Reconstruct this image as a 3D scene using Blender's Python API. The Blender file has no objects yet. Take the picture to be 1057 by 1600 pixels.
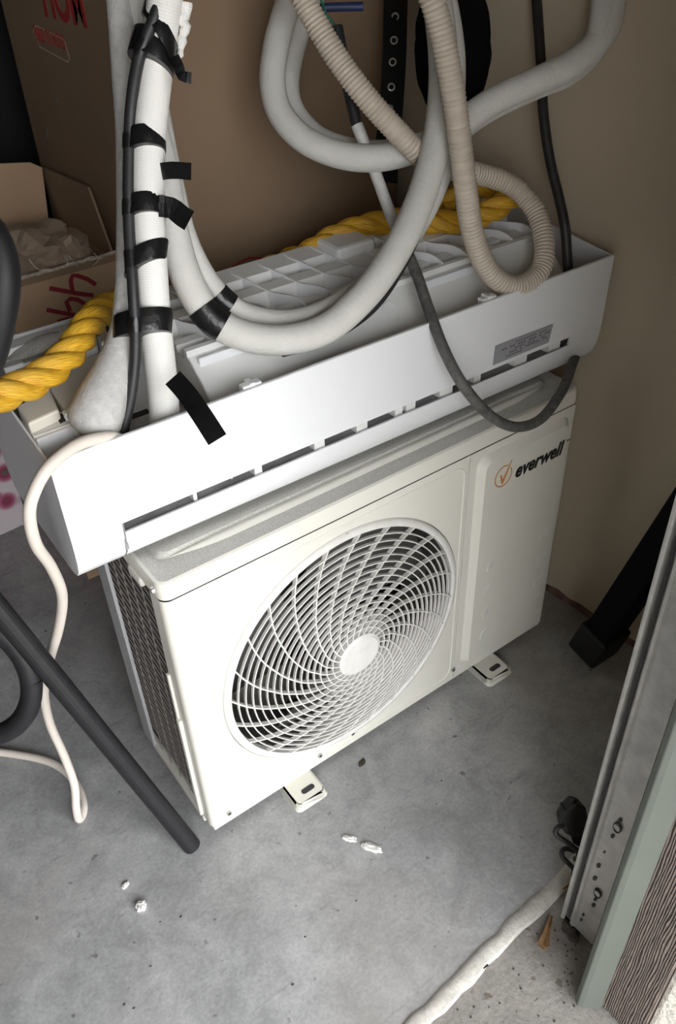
import bpy, bmesh, math, random
from mathutils import Vector, Matrix
random.seed(7)
scene = bpy.context.scene
COL = scene.collection

# ------------------------------------------------------------------ camera
F, PX, PY = 1320.13, 528.5 - 7.579, 800 + 9.701
CAM = Vector((-0.26449, -0.78868, 1.33535))
_a, _b, _c = 0.60219, 0.67493, -0.04531
def _rot(a, b, c):
    fwd = Vector((math.sin(a)*math.cos(b), math.cos(a)*math.cos(b), -math.sin(b)))
    rt = Vector((math.cos(a), -math.sin(a), 0)); up = rt.cross(fwd)
    return math.cos(c)*rt + math.sin(c)*up, -math.sin(c)*rt + math.cos(c)*up, fwd
RT, UP, FW = _rot(_a, _b, _c)
cd = bpy.data.cameras.new('camera'); cam = bpy.data.objects.new('camera', cd); COL.objects.link(cam)
m = Matrix((RT, UP, -FW)).transposed().to_4x4(); m.translation = CAM
cam.matrix_world = m
cd.sensor_fit = 'VERTICAL'; cd.sensor_height = 36; cd.sensor_width = 36
cd.lens = F*36/1600
cd.shift_x = (528.5-PX)/1600; cd.shift_y = (PY-800)/1600
cd.clip_start = 0.02
scene.camera = cam

SKY = 9.0; DOOR_L = -0.95; LINTEL = 2.1; WING_BLOCK = .85; EAVE_BLOCK = 2.0
# ------------------------------------------------------------------ world / light / exposure
w = bpy.data.worlds.new('sky'); scene.world = w; w.use_nodes = True
bg = w.node_tree.nodes['Background']
# overcast sky (CIE: three times brighter at the zenith than at the horizon), dull ground below the horizon
_n = w.node_tree.nodes; _l = w.node_tree.links.new
_tc = _n.new('ShaderNodeTexCoord'); _sx = _n.new('ShaderNodeSeparateXYZ'); _l(_tc.outputs['Generated'], _sx.inputs[0])
_rp = _n.new('ShaderNodeValToRGB'); _e = _rp.color_ramp.elements
_e[0].position = 0.0; _e[0].color = (.33, .335, .34, 1); _e[1].position = 1.0; _e[1].color = (.97, .985, 1.0, 1)
_l(_sx.outputs['Z'], _rp.inputs['Fac'])
_gt = _n.new('ShaderNodeMath'); _gt.operation = 'GREATER_THAN'; _gt.inputs[1].default_value = 0.0; _l(_sx.outputs['Z'], _gt.inputs[0])
_mx = _n.new('ShaderNodeMix'); _mx.data_type = 'RGBA'; _l(_gt.outputs[0], _mx.inputs[0]); _mx.inputs[6].default_value = (.12, .115, .11, 1)
_l(_rp.outputs['Color'], _mx.inputs[7]); _l(_mx.outputs[2], bg.inputs[0]); bg.inputs[1].default_value = SKY
scene.view_settings.view_transform = 'Standard'; scene.view_settings.look = 'None'
scene.view_settings.gamma = 1; scene.view_settings.use_curve_mapping = False
scene.view_settings.exposure = 0.92

# ------------------------------------------------------------------ pixel helpers (image 1057x1600)
def ray(u, v): return FW + RT*((u-PX)/F) - UP*((v-PY)/F)
def D(u, v, d): return CAM + ray(u, v)*d
def onp(u, v, n, k):
    r = ray(u, v); n = Vector(n); return CAM + r*((k-n.dot(CAM))/n.dot(r))
def pz(u, v, z): return onp(u, v, (0,0,1), z)
def py_(u, v, y): return onp(u, v, (0,1,0), y)
def px_(u, v, x): return onp(u, v, (1,0,0), x)

# ------------------------------------------------------------------ materials
def mat(name, col, rough=0.5, metal=0.0, var=0.0, scale=8.0, bump=0.0, bscale=60.0, col2=None, spec=0.5, detail=6.0, fine=None):
    M = bpy.data.materials.new(name); M.use_nodes = True
    nt = M.node_tree; B = nt.nodes['Principled BSDF']
    B.inputs['Base Color'].default_value = (*col, 1); B.inputs['Roughness'].default_value = rough
    B.inputs['Metallic'].default_value = metal; B.inputs['Specular IOR Level'].default_value = spec
    tc = nt.nodes.new('ShaderNodeTexCoord')
    if var > 0 or col2:
        n = nt.nodes.new('ShaderNodeTexNoise'); n.inputs['Scale'].default_value = scale; n.inputs['Detail'].default_value = detail
        n.inputs['Roughness'].default_value = 0.62
        nt.links.new(tc.outputs['Object'], n.inputs['Vector'])
        r = nt.nodes.new('ShaderNodeValToRGB'); r.color_ramp.elements[0].position = 0.33; r.color_ramp.elements[1].position = 0.68
        c2 = col2 or tuple(max(0, c*(1-var)) for c in col)
        r.color_ramp.elements[0].color = (*c2, 1); r.color_ramp.elements[1].color = (*col, 1)
        nt.links.new(n.outputs['Fac'], r.inputs['Fac']); nt.links.new(r.outputs['Color'], B.inputs['Base Color'])
    if bump > 0:
        n2 = nt.nodes.new('ShaderNodeTexNoise'); n2.inputs['Scale'].default_value = bscale; n2.inputs['Detail'].default_value = 4
        nt.links.new(tc.outputs['Object'], n2.inputs['Vector'])
        b = nt.nodes.new('ShaderNodeBump'); b.inputs['Strength'].default_value = bump; b.inputs['Distance'].default_value = 0.004
        nt.links.new(n2.outputs['Fac'], b.inputs['Height']); nt.links.new(b.outputs['Normal'], B.inputs['Normal'])
    return M

def concrete(name, cols, rough=0.55, bump=0.15, speck=0.0):
    """three-scale mottled concrete with fine specks"""
    M = bpy.data.materials.new(name); M.use_nodes = True; nt = M.node_tree; B = nt.nodes['Principled BSDF']; L = nt.links.new
    tc = nt.nodes.new('ShaderNodeTexCoord')
    def noise(s, d=6, r=.6, dist=0.0):
        n = nt.nodes.new('ShaderNodeTexNoise'); n.inputs['Scale'].default_value = s; n.inputs['Detail'].default_value = d
        n.inputs['Roughness'].default_value = r; n.inputs['Distortion'].default_value = dist; L(tc.outputs['Object'], n.inputs['Vector']); return n
    def ramp(src, p0, c0, p1, c1):
        r = nt.nodes.new('ShaderNodeValToRGB'); e = r.color_ramp.elements
        e[0].position = p0; e[0].color = (*c0, 1); e[1].position = p1; e[1].color = (*c1, 1); L(src, r.inputs['Fac']); return r
    def mix(a, b, f, mode='MIX'):
        x = nt.nodes.new('ShaderNodeMix'); x.data_type = 'RGBA'; x.blend_type = mode
        if hasattr(f, 'links'): L(f, x.inputs[0])
        else: x.inputs[0].default_value = f
        L(a, x.inputs[6]); L(b, x.inputs[7]); return x.outputs[2]
    big = ramp(noise(3.2, 5, .6, .6).outputs['Fac'], .3, cols[0], .7, cols[1])
    mid = ramp(noise(14, 10, .75, .5).outputs['Fac'], .30, (.66,)*3, .68, (1.15,)*3)
    out = mix(big.outputs['Color'], mid.outputs['Color'], 1.0, 'MULTIPLY')
    fine = ramp(noise(170, 3, .6).outputs['Fac'], .3, (.86,)*3, .7, (1.1,)*3)
    out = mix(out, fine.outputs['Color'], 1.0, 'MULTIPLY')
    # brown stain patches
    st = ramp(noise(2.1, 3, .5, .8).outputs['Fac'], .54, (0,)*3, .74, (.45,)*3)
    rgb = nt.nodes.new('ShaderNodeRGB'); rgb.outputs[0].default_value = (*cols[2], 1)
    out = mix(out, rgb.outputs[0], st.outputs['Color'])
    # dark specks
    sp = ramp(noise(46, 2, .5).outputs['Fac'], .70-speck, (0,)*3, .75-speck, (.75,)*3)
    rg2 = nt.nodes.new('ShaderNodeRGB'); rg2.outputs[0].default_value = (*cols[3], 1)
    out = mix(out, rg2.outputs[0], sp.outputs['Color'])
    mp = nt.nodes.new('ShaderNodeMapping'); mp.inputs['Rotation'].default_value = (0,0,.55); mp.inputs['Scale'].default_value = (9,70,1); L(tc.outputs['Object'], mp.inputs[0])
    sn = nt.nodes.new('ShaderNodeTexNoise'); sn.inputs['Scale'].default_value = 1.0; sn.inputs['Detail'].default_value = 5; sn.inputs['Roughness'].default_value = .7; L(mp.outputs[0], sn.inputs['Vector'])
    sr = ramp(sn.outputs['Fac'], .60, (1,)*3, .74, (.70,)*3); out = mix(out, sr.outputs['Color'], 1.0, 'MULTIPLY')
    sl = ramp(sn.outputs['Fac'], .28, (1.18,)*3, .38, (1,)*3); out = mix(out, sl.outputs['Color'], 1.0, 'MULTIPLY')
    L(out, B.inputs['Base Color']); B.inputs['Roughness'].default_value = rough
    b = nt.nodes.new('ShaderNodeBump'); b.inputs['Strength'].default_value = bump; b.inputs['Distance'].default_value = .003
    L(noise(120, 5, .65).outputs['Fac'], b.inputs['Height']); L(b.outputs['Normal'], B.inputs['Normal'])
    return M

def uvmat(name, col, dark, kind, sc, rough=.6, strength=.5, mixf=.5):
    """tube materials that use the (angle, length in metres) UV: rings, grid"""
    M = mat(name, col, rough); nt = M.node_tree; L = nt.links.new; B = nt.nodes['Principled BSDF']
    uv = nt.nodes.new('ShaderNodeUVMap'); sep = nt.nodes.new('ShaderNodeSeparateXYZ'); L(uv.outputs['UV'], sep.inputs[0])
    def line(sock, s):
        a = nt.nodes.new('ShaderNodeMath'); a.operation = 'MULTIPLY'; a.inputs[1].default_value = s; L(sock, a.inputs[0])
        f = nt.nodes.new('ShaderNodeMath'); f.operation = 'SINE'; L(a.outputs[0], f.inputs[0])
        g = nt.nodes.new('ShaderNodeMath'); g.operation = 'MULTIPLY_ADD'; g.inputs[1].default_value = .5; g.inputs[2].default_value = .5; L(f.outputs[0], g.inputs[0])
        return g.outputs[0]
    h = line(sep.outputs['Y'], sc)
    if kind == 'grid':
        g = line(sep.outputs['X'], sc)
        mn = nt.nodes.new('ShaderNodeMath'); mn.operation = 'MINIMUM'; L(h, mn.inputs[0]); L(g, mn.inputs[1]); h = mn.outputs[0]
    r = nt.nodes.new('ShaderNodeValToRGB'); r.color_ramp.elements[0].color = (*dark, 1); r.color_ramp.elements[1].color = (*col, 1)
    r.color_ramp.elements[0].position = 0.0; r.color_ramp.elements[1].position = mixf
    L(h, r.inputs['Fac']); L(r.outputs['Color'], B.inputs['Base Color'])
    b = nt.nodes.new('ShaderNodeBump'); b.inputs['Strength'].default_value = strength; b.inputs['Distance'].default_value = .0015
    L(h, b.inputs['Height']); L(b.outputs['Normal'], B.inputs['Normal'])
    return M

MT = dict(
 floor=concrete('floor_concrete', [(.29,.295,.298),(.46,.462,.462),(.30,.262,.235),(.10,.097,.09)], .5, .15),
 apron=concrete('apron_concrete', [(.24,.225,.205),(.34,.32,.30),(.25,.22,.195),(.09,.07,.055)], .85, .6, .03),
 lip=concrete('lip_concrete', [(.46,.44,.40),(.62,.60,.56),(.40,.36,.32),(.2,.17,.15)], .7, .5),
 walldim=mat('wall_low_bounce', (.15,.135,.115), .9, var=.2, scale=3),  # for unseen walls; colour kept dark to cut bounced light
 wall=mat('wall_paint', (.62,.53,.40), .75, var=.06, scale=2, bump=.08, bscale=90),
 wallfoot=mat('wall_foot', (.26,.15,.12), .9, var=.6, scale=30, bump=.5),
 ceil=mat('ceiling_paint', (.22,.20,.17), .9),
 stucco=mat('stucco', (.78,.74,.66), .95, var=.35, scale=70, bump=1.0, bscale=140),
 sage=mat('sage_vinyl', (.105,.117,.10), .55, var=.1, scale=10),
 white=mat('white_plastic', (.83,.84,.86), .38, var=.02, scale=5),
 whitegrey=mat('inner_plastic', (.80,.80,.785), .42, var=.08, scale=6),
 cream=mat('cream_plastic', (.80,.76,.66), .45, var=.05),
 enamel=mat('cream_enamel', (.78,.765,.69), .42, var=.04, scale=7),
 grillewhite=mat('grille_plastic', (.80,.785,.75), .5, var=.12, scale=40),
 dusty=mat('dusty_enamel', (.70,.69,.64), .65, var=.32, scale=420, bump=.1, bscale=300, detail=5),
 galv=mat('galvanised_steel', (.56,.55,.53), .48, metal=.55, var=.28, scale=28, detail=9),
 postgrey=mat('post_metal', (.62,.62,.62), .4, metal=.35, var=.1),
 dark=mat('dark_cavity', (.035,.034,.034), .8),
 fin=mat('condenser_fins', (.16,.145,.14), .6, metal=.3, var=.5, scale=60),
 finlight=mat('grey_fins', (.34,.34,.35), .6, var=.45, scale=25),
 wire=mat('guard_wire', (.36,.33,.31), .5, metal=.4),
 blade=mat('fan_blade', (.07,.068,.065), .5),
 black=mat('black_plastic', (.010,.010,.011), .5, var=.3, scale=30, spec=.3),
 rubber=mat('black_rubber', (.024,.024,.026), .5, var=.4, scale=50),
 tape=mat('black_tape', (.012,.012,.013), .3, var=.5, scale=60, bump=.3, bscale=90),
 metalblk=mat('black_metal', (.020,.020,.022), .5, var=.25, scale=60, spec=.3),
 cloth=mat('black_cloth', (.006,.006,.007), .95, spec=.1, bump=.6, bscale=150),
 leather=mat('black_leather', (.006,.006,.007), .5, spec=.3, bump=.2, bscale=200),
 steel=mat('eyelet_steel', (.65,.64,.62), .3, metal=.9),
 foam=mat('white_foam', (.66,.65,.615), .75, var=.08, scale=30, bump=.25, bscale=160),
 foamgrey=mat('grey_foam', (.56,.555,.54), .75, var=.22, scale=90, bump=.4, bscale=240),
 mesh=uvmat('wrapped_mesh', (.86,.85,.82), (.72,.71,.68), 'grid', 2400.0, .65, .2, .3),
 drain=mat('drain_hose_plastic', (.56,.49,.405), .5, var=.10, scale=20),
 cord=mat('offwhite_cord', (.74,.67,.60), .55, var=.08, scale=20),
 dustcable=mat('dusty_cable', (.13,.126,.12), .7, var=.55, scale=90, detail=8),
 whitecable=mat('pale_cable', (.62,.62,.60), .6, var=.15, scale=60),
 rope=mat('yellow_rope', (.80,.44,.02), .42, var=.35, scale=40),
 box=mat('cardboard', (.30,.205,.13), .85, var=.08, scale=6, bump=.06, bscale=40),
 box2=mat('cardboard_light', (.54,.375,.24), .85, var=.12, scale=5, bump=.1, bscale=30),
 boxedge=mat('cardboard_edge', (.72,.64,.54), .9, var=.4, scale=80),
 paper=mat('packing_paper', (.46,.36,.27), .8, var=.12, scale=12, bump=.3, bscale=20),
 red=mat('red_ink', (.42,.035,.035), .7),
 darkred=mat('red_marker', (.27,.02,.035), .7),
 pale=mat('pale_print', (.55,.45,.33), .8),
 ink=mat('black_ink', (.012,.012,.014), .5),
 orange=mat('orange_ink', (.62,.27,.06), .5),
 sticker=mat('grey_sticker', (.33,.33,.35), .5, var=.05),
 stickerrow=mat('sticker_print', (.13,.12,.13), .6),
 chip=mat('plaster_chip', (.80,.78,.75), .9, var=.15, scale=90, bump=.5, bscale=200),
 leaf=mat('dry_leaf', (.30,.17,.07), .8, var=.4, scale=60),
 dirt=mat('dirt', (.06,.05,.042), .95, var=.4, scale=90),
 bluep=mat('blue_plastic', (.02,.03,.10), .5),
 greenw=mat('green_wire', (.03,.22,.14), .5),
)
def rope_fibre(M):
    nt = M.node_tree; B = nt.nodes['Principled BSDF']; L = nt.links.new
    uv = nt.nodes.new('ShaderNodeUVMap'); mp = nt.nodes.new('ShaderNodeMapping'); mp.inputs['Scale'].default_value = (1200, 60, 1); L(uv.outputs['UV'], mp.inputs[0])
    n = nt.nodes.new('ShaderNodeTexNoise'); n.inputs['Scale'].default_value = 1; n.inputs['Detail'].default_value = 2; L(mp.outputs[0], n.inputs['Vector'])
    b = nt.nodes.new('ShaderNodeBump'); b.inputs['Strength'].default_value = .8; b.inputs['Distance'].default_value = .002
    L(n.outputs['Fac'], b.inputs['Height']); L(b.outputs['Normal'], B.inputs['Normal'])
    r = nt.nodes.new('ShaderNodeValToRGB'); r.color_ramp.elements[0].color = (.50,.24,.01,1); r.color_ramp.elements[1].color = (.86,.52,.04,1)
    r.color_ramp.elements[0].position = .35; r.color_ramp.elements[1].position = .62
    L(n.outputs['Fac'], r.inputs['Fac']); L(r.outputs['Color'], B.inputs['Base Color'])
rope_fibre(MT['rope'])
def woodgrain():
    M = mat('wood_grain_board', (.20,.165,.145), .75); nt = M.node_tree; B = nt.nodes['Principled BSDF']; L = nt.links.new
    tc = nt.nodes.new('ShaderNodeTexCoord'); mp = nt.nodes.new('ShaderNodeMapping'); mp.inputs['Scale'].default_value = (110, 110, 12); L(tc.outputs['Object'], mp.inputs[0])
    wv = nt.nodes.new('ShaderNodeTexWave'); wv.wave_type = 'BANDS'; wv.bands_direction = 'Y'; wv.inputs['Scale'].default_value = .9
    wv.inputs['Distortion'].default_value = 9; wv.inputs['Detail'].default_value = 3; wv.inputs['Detail Scale'].default_value = .8; L(mp.outputs[0], wv.inputs['Vector'])
    r = nt.nodes.new('ShaderNodeValToRGB'); r.color_ramp.elements[0].color = (.105,.082,.070,1); r.color_ramp.elements[1].color = (.195,.155,.133,1)
    L(wv.outputs['Fac'], r.inputs['Fac']); L(r.outputs['Color'], B.inputs['Base Color'])
    b = nt.nodes.new('ShaderNodeBump'); b.inputs['Strength'].default_value = .9; b.inputs['Distance'].default_value = .003
    L(wv.outputs['Fac'], b.inputs['Height']); L(b.outputs['Normal'], B.inputs['Normal']); return M
MT['wood'] = woodgrain()
def floral():
    M = mat('floral_paper', (.75,.70,.72), .6); nt = M.node_tree; B = nt.nodes['Principled BSDF']; L = nt.links.new
    tc = nt.nodes.new('ShaderNodeTexCoord'); v = nt.nodes.new('ShaderNodeTexVoronoi'); v.inputs['Scale'].default_value = 17; L(tc.outputs['Object'], v.inputs['Vector'])
    r = nt.nodes.new('ShaderNodeValToRGB'); e = r.color_ramp.elements
    e[0].position = .0; e[0].color = (.04,.16,.11,1); e[1].position = .62; e[1].color = (.70,.64,.67,1)
    for p_, c in ((.22,(.30,.03,.09,1)),(.36,(.45,.16,.26,1)),(.50,(.70,.64,.67,1))):
        q = e.new(p_); q.color = c
    L(v.outputs['Distance'], r.inputs['Fac']); L(r.outputs['Color'], B.inputs['Base Color']); return M
MT['floral'] = floral()

# ------------------------------------------------------------------ mesh helpers
class MB:
    def __init__(s): s.v = []; s.f = []; s.uv = {}
    def add(s, vs, fs):
        o = len(s.v); s.v += [tuple(q) for q in vs]; s.f += [tuple(i+o for i in q) for q in fs]; return s
    def box(s, x0, x1, y0, y1, z0, z1):
        return s.add([(x0,y0,z0),(x1,y0,z0),(x1,y1,z0),(x0,y1,z0),(x0,y0,z1),(x1,y0,z1),(x1,y1,z1),(x0,y1,z1)],
                     [(0,3,2,1),(4,5,6,7),(0,1,5,4),(1,2,6,5),(2,3,7,6),(3,0,4,7)])
    def prism(s, pts, d):
        """closed polygon pts (3D list) extruded by vector d"""
        n = len(pts); d = Vector(d); a = [Vector(q) for q in pts]
        return s.add(a + [q+d for q in a], [tuple(range(n))[::-1], tuple(range(n, 2*n))] + [(i,(i+1)%n,n+(i+1)%n,n+i) for i in range(n)])
    def sheet(s, prof, lo, hi, axis=0):
        """open polyline prof [(a,b)] extruded along axis 0 between lo,hi (a->y, b->z)"""
        n = len(prof)
        vs = [(lo,a,b) for a,b in prof] + [(hi,a,b) for a,b in prof]
        return s.add(vs, [(i,i+1,n+i+1,n+i) for i in range(n-1)])
    def cyl(s, c, ax, r, h, seg=20, r2=None):
        c = Vector(c); ax = Vector(ax).normalized(); t = Vector((0,0,1)) if abs(ax.z) < .9 else Vector((1,0,0))
        u = ax.cross(t).normalized(); w_ = ax.cross(u); r2 = r if r2 is None else r2
        vs = []
        for k in range(seg):
            a = 2*math.pi*k/seg; d = u*math.cos(a)+w_*math.sin(a); vs.append(c+d*r)
        for k in range(seg):
            a = 2*math.pi*k/seg; d = u*math.cos(a)+w_*math.sin(a); vs.append(c+ax*h+d*r2)
        return s.add(vs, [(i,(i+1)%seg,seg+(i+1)%seg,seg+i) for i in range(seg)] + [tuple(range(seg))[::-1], tuple(range(seg,2*seg))])

def link(o, parent=None):
    COL.objects.link(o)
    if parent is not None: o.parent = parent
    return o
def obj(name, mb, material, parent=None, smooth=False, bevel=0, seg=2, solid=0, off=1, weld=False):
    me = bpy.data.meshes.new(name); me.from_pydata(mb.v, [], mb.f)
    if mb.uv:
        l = me.uv_layers.new(name='UVMap')
        for p_ in me.polygons:
            for li in p_.loop_indices:
                q = mb.uv.get((p_.index, me.loops[li].vertex_index))
                if q: l.data[li].uv = q
    bm = bmesh.new(); bm.from_mesh(me)
    if weld: bmesh.ops.remove_doubles(bm, verts=bm.verts, dist=1e-5)
    bmesh.ops.recalc_face_normals(bm, faces=bm.faces); bm.to_mesh(me); bm.free()
    me.materials.append(MT[material] if isinstance(material, str) else material)
    o = bpy.data.objects.new(name, me); link(o, parent)
    if smooth:
        for p_ in me.polygons: p_.use_smooth = True
        bm = bmesh.new(); bm.from_mesh(me)
        for e in bm.edges:
            e.smooth = not (len(e.link_faces) != 2 or e.calc_face_angle(0) > math.radians(42))
        bm.to_mesh(me); bm.free()
    if solid:
        sm = o.modifiers.new('solid', 'SOLIDIFY'); sm.thickness = solid; sm.offset = off
    if bevel:
        b = o.modifiers.new('bevel', 'BEVEL'); b.width = bevel; b.segments = seg; b.limit_method = 'ANGLE'; b.angle_limit = math.radians(35)
    return o
def tag(o, label, cat=None, group=None):
    o['label'] = label
    if cat: o['category'] = cat
    if group: o['group'] = group
    return o
def empty(name, loc=(0,0,0), rot=(0,0,0)):
    o = bpy.data.objects.new(name, None); o.empty_display_size = .05; COL.objects.link(o); o.location = loc; o.rotation_euler = rot; return o
def struct(o, label=None):
    o['kind'] = 'structure'
    if label: o['label'] = label
    return o

def spline(pts, step=.006):
    """Catmull-Rom resample of [(Vector, radius)]"""
    P = [(Vector(p), r) for p, r in pts]; out = []
    n = len(P)
    for i in range(n-1):
        p0, p1, p2, p3 = P[max(i-1,0)][0], P[i][0], P[i+1][0], P[min(i+2,n-1)][0]
        k = max(2, int((p2-p1).length/step))
        for j in range(k):
            t = j/k
            q = .5*((2*p1)+(p2-p0)*t+(2*p0-5*p1+4*p2-p3)*t*t+(3*p1-p0-3*p2+p3)*t**3)
            out.append((q, P[i][1]*(1-t)+P[i+1][1]*t))
    out.append(P[-1]); return out
def frames(path):
    n = len(path); T = []
    for i in range(n):
        T.append((path[min(i+1,n-1)][0]-path[max(i-1,0)][0]).normalized())
    t = Vector((0,0,1)) if abs(T[0].z) < .9 else Vector((1,0,0))
    N = [T[0].cross(t).normalized()]
    for i in range(1, n):
        q = N[-1] - T[i]*N[-1].dot(T[i]); N.append(q.normalized())
    return T, N
def tube(path, seg=16, mb=None, rmod=None, cap=True):
    mb = mb or MB(); T, N = frames(path); o = len(mb.v); n = len(path); s = 0; S = []
    for i, (p, r) in enumerate(path):
        if i: s += (p-path[i-1][0]).length
        S.append(s); B = T[i].cross(N[i]); rr = r*(rmod(s) if rmod else 1)
        for k in range(seg):
            a = 2*math.pi*k/seg; mb.v.append(tuple(p+(N[i]*math.cos(a)+B*math.sin(a))*rr))
    for i in range(n-1):
        for k in range(seg):
            a, b = o+i*seg+k, o+i*seg+(k+1) % seg; fi = len(mb.f)
            mb.f.append((a, b, b+seg, a+seg))
            r = path[i][1]*2*math.pi
            u0, u1 = r*k/seg, r*(k+1)/seg
            mb.uv[(fi,a)] = (u0,S[i]); mb.uv[(fi,b)] = (u1,S[i]); mb.uv[(fi,b+seg)] = (u1,S[i+1]); mb.uv[(fi,a+seg)] = (u0,S[i+1])
    if cap:
        mb.f.append(tuple(o+k for k in range(seg))[::-1]); mb.f.append(tuple(o+(n-1)*seg+k for k in range(seg)))
    return mb
def dtube(name, pts, r, material, parent=None, seg=16, step=.006, rmod=None):
    """tube through (u, v, depth) points or Vectors"""
    P = [((D(*q) if not isinstance(q, Vector) else q), r) if (isinstance(q, Vector) or len(q) == 3) else (D(*q[:3]), q[3]) for q in pts]
    return obj(name, tube(spline(P, step), seg, None, rmod), material, parent, smooth=True)
def ribbon(pts, width, thick=.0006, nrm=None):
    """flat strip along Vectors, width vector from cross with nrm"""
    mb = MB(); n = len(pts); vs = []
    for i, p in enumerate(pts):
        t = (pts[min(i+1,n-1)]-pts[max(i-1,0)]).normalized(); nn = Vector(nrm).normalized() if nrm is not None else (CAM-p).normalized()
        sd = t.cross(nn).normalized()*(width/2)
        vs += [p-sd+nn*thick, p+sd+nn*thick, p+sd, p-sd]
    fs = [(0,1,2,3), (4*n-4,4*n-1,4*n-2,4*n-3)]
    for i in range(n-1):
        for k in range(4): fs.append((4*i+k, 4*i+(k+1)%4, 4*i+4+(k+1)%4, 4*i+4+k))
    return mb.add(vs, fs)
def textmesh(name, body, size, M4, material, parent=None, shear=0.0, bold=0.0, ext=.0004, align='LEFT', fit=None):
    cu = bpy.data.curves.new(name, 'FONT'); cu.body = body; cu.size = size; cu.shear = shear; cu.offset = bold; cu.extrude = ext; cu.align_x = align
    t = bpy.data.objects.new(name+'_src', cu); COL.objects.link(t)
    dg = bpy.context.evaluated_depsgraph_get(); me = bpy.data.meshes.new_from_object(t.evaluated_get(dg)); me.name = name
    bpy.data.objects.remove(t); bpy.data.curves.remove(cu)
    xs = [v.co.x for v in me.vertices]; sx = fit/(max(xs)-min(xs)) if fit else 1.0
    me.transform(M4 @ Matrix.Diagonal((sx,1,1,1)) @ Matrix.Translation((-min(xs) if fit else 0,0,0))); me.materials.clear(); me.materials.append(MT[material])
    o = bpy.data.objects.new(name, me); return link(o, parent)
def basis(o, x, y):
    x = Vector(x).normalized(); y = Vector(y); y = (y-x*y.dot(x)).normalized(); z = x.cross(y)
    M = Matrix((x, y, z)).transposed().to_4x4(); M.translation = Vector(o); return M

# ================================================================== SETTING
GA = math.radians(4.0)                      # garage turned a little against the unit
gx = Vector((math.cos(GA), math.sin(GA), 0)); gy = Vector((-math.sin(GA)*.8, 1, 0)).normalized()
TH = Vector((.079, -.424, 0))               # a point on the threshold line
def G(a, b, z=0): return TH + gx*a + gy*b + Vector((0,0,z))     # garage frame: a along the door line, b inwards
def slab(name, a0, a1, b0, b1, z0, z1, material, bevel=0):
    mb = MB(); mb.prism([G(a0,b0,z0),G(a1,b0,z0),G(a1,b1,z0),G(a0,b1,z0)], (0,0,z1-z0)); return obj(name, mb, material, bevel=bevel)
WX = None
# right wall line passes through (.907,.078)
def wallpt(b, z=0): 
    o = Vector((.908, .078, 0)); return o + gy*(b) + Vector((0,0,z))
struct(slab('floor', -3.2, .95, 0.0, 6.2, -.10, 0, 'floor'), 'smooth grey concrete garage floor with scuffs')
struct(slab('floor_apron', -9, 9.0, -14.0, -.018, -.11, -.006, 'apron'), 'rough pale concrete apron outside the garage door')
mb = MB(); N_ = 90; rows = []
for i in range(N_+1):
    a = -5.2 + 5.9*i/N_ if i < 30 else -.35 + 1.2*(i-30)/(N_-30)
    j = random.uniform(-.0025,.0025); k = random.uniform(-.003,.003)
    rows.append([G(a,.006+k,-.001), G(a,.002+k,.0028), G(a,-.004+k,.0044), G(a,-.012+j,.0040), G(a,-.019+j,.0010), G(a,-.023+j,-.009)])
vs = [q for r in rows for q in r]
mb.add(vs, [(6*i+k,6*i+k+1,6*i+7+k,6*i+6+k) for i in range(N_) for k in range(5)])
struct(obj('trim_1', mb, 'lip', smooth=True), 'whitish raised lip along the garage door line')
mb = MB(); mb.prism([wallpt(-.62),wallpt(6),wallpt(6)+gx*.15,wallpt(-.62)+gx*.15], (0,0,2.6))
wr = struct(obj('wall_right', mb, 'wall'), 'beige painted garage side wall')
mb = MB()
n = 60; vs = []
for i in range(n+1):
    b = -.6+1.9*i/n; h = .012+.008*random.random(); t = .002+.003*random.random()
    vs += [wallpt(b,0)-gx*t, wallpt(b,h)-gx*t, wallpt(b,h+.001)+gx*.002]
mb.add(vs, [(3*i+k,3*i+k+1,3*i+4+k,3*i+3+k) for i in range(n) for k in range(2)])
struct(obj('baseboard_right', mb, 'wallfoot'), 'stained crumbling foot of the beige wall')
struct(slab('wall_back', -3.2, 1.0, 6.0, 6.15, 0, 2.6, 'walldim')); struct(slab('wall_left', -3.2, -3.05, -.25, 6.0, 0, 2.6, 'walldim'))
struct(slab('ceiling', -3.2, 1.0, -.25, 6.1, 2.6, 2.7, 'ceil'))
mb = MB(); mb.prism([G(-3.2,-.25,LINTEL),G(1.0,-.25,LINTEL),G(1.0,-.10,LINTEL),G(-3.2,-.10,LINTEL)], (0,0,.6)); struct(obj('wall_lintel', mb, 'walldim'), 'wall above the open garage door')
mb = MB(); mb.prism([G(-3.2,-WING_BLOCK,0),G(DOOR_L,-WING_BLOCK,0),G(DOOR_L,-.10,0),G(-3.2,-.10,0)], (0,0,2.6)); struct(obj('wall_front_left', mb, 'walldim'), 'unseen wall left of the garage door, made deep to block light from the left')  # out of view; depth and reach shaped to keep left light off the right side
mb = MB(); mb.prism([G(-3.2,-EAVE_BLOCK,LINTEL+.1),G(1.6,-EAVE_BLOCK,LINTEL+.1),G(1.6,-.25,LINTEL+.1),G(-3.2,-.25,LINTEL+.1)], (0,0,.15)); struct(obj('ceiling_sky_block', mb, 'ceil'), 'unseen roof slab added above the garage door to block high sky light')  # out of view; overhang added so light comes in low from outside
# front return wall right of the opening
mb = MB(); mb.prism([Vector((.345,-.535,0)),Vector((1.06,-.49,0)),Vector((1.06,-.60,0)),Vector((.345,-.62,0))], (0,0,2.6)); struct(obj('wall_front', mb, 'wall'), 'return wall beside the garage door')
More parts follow.
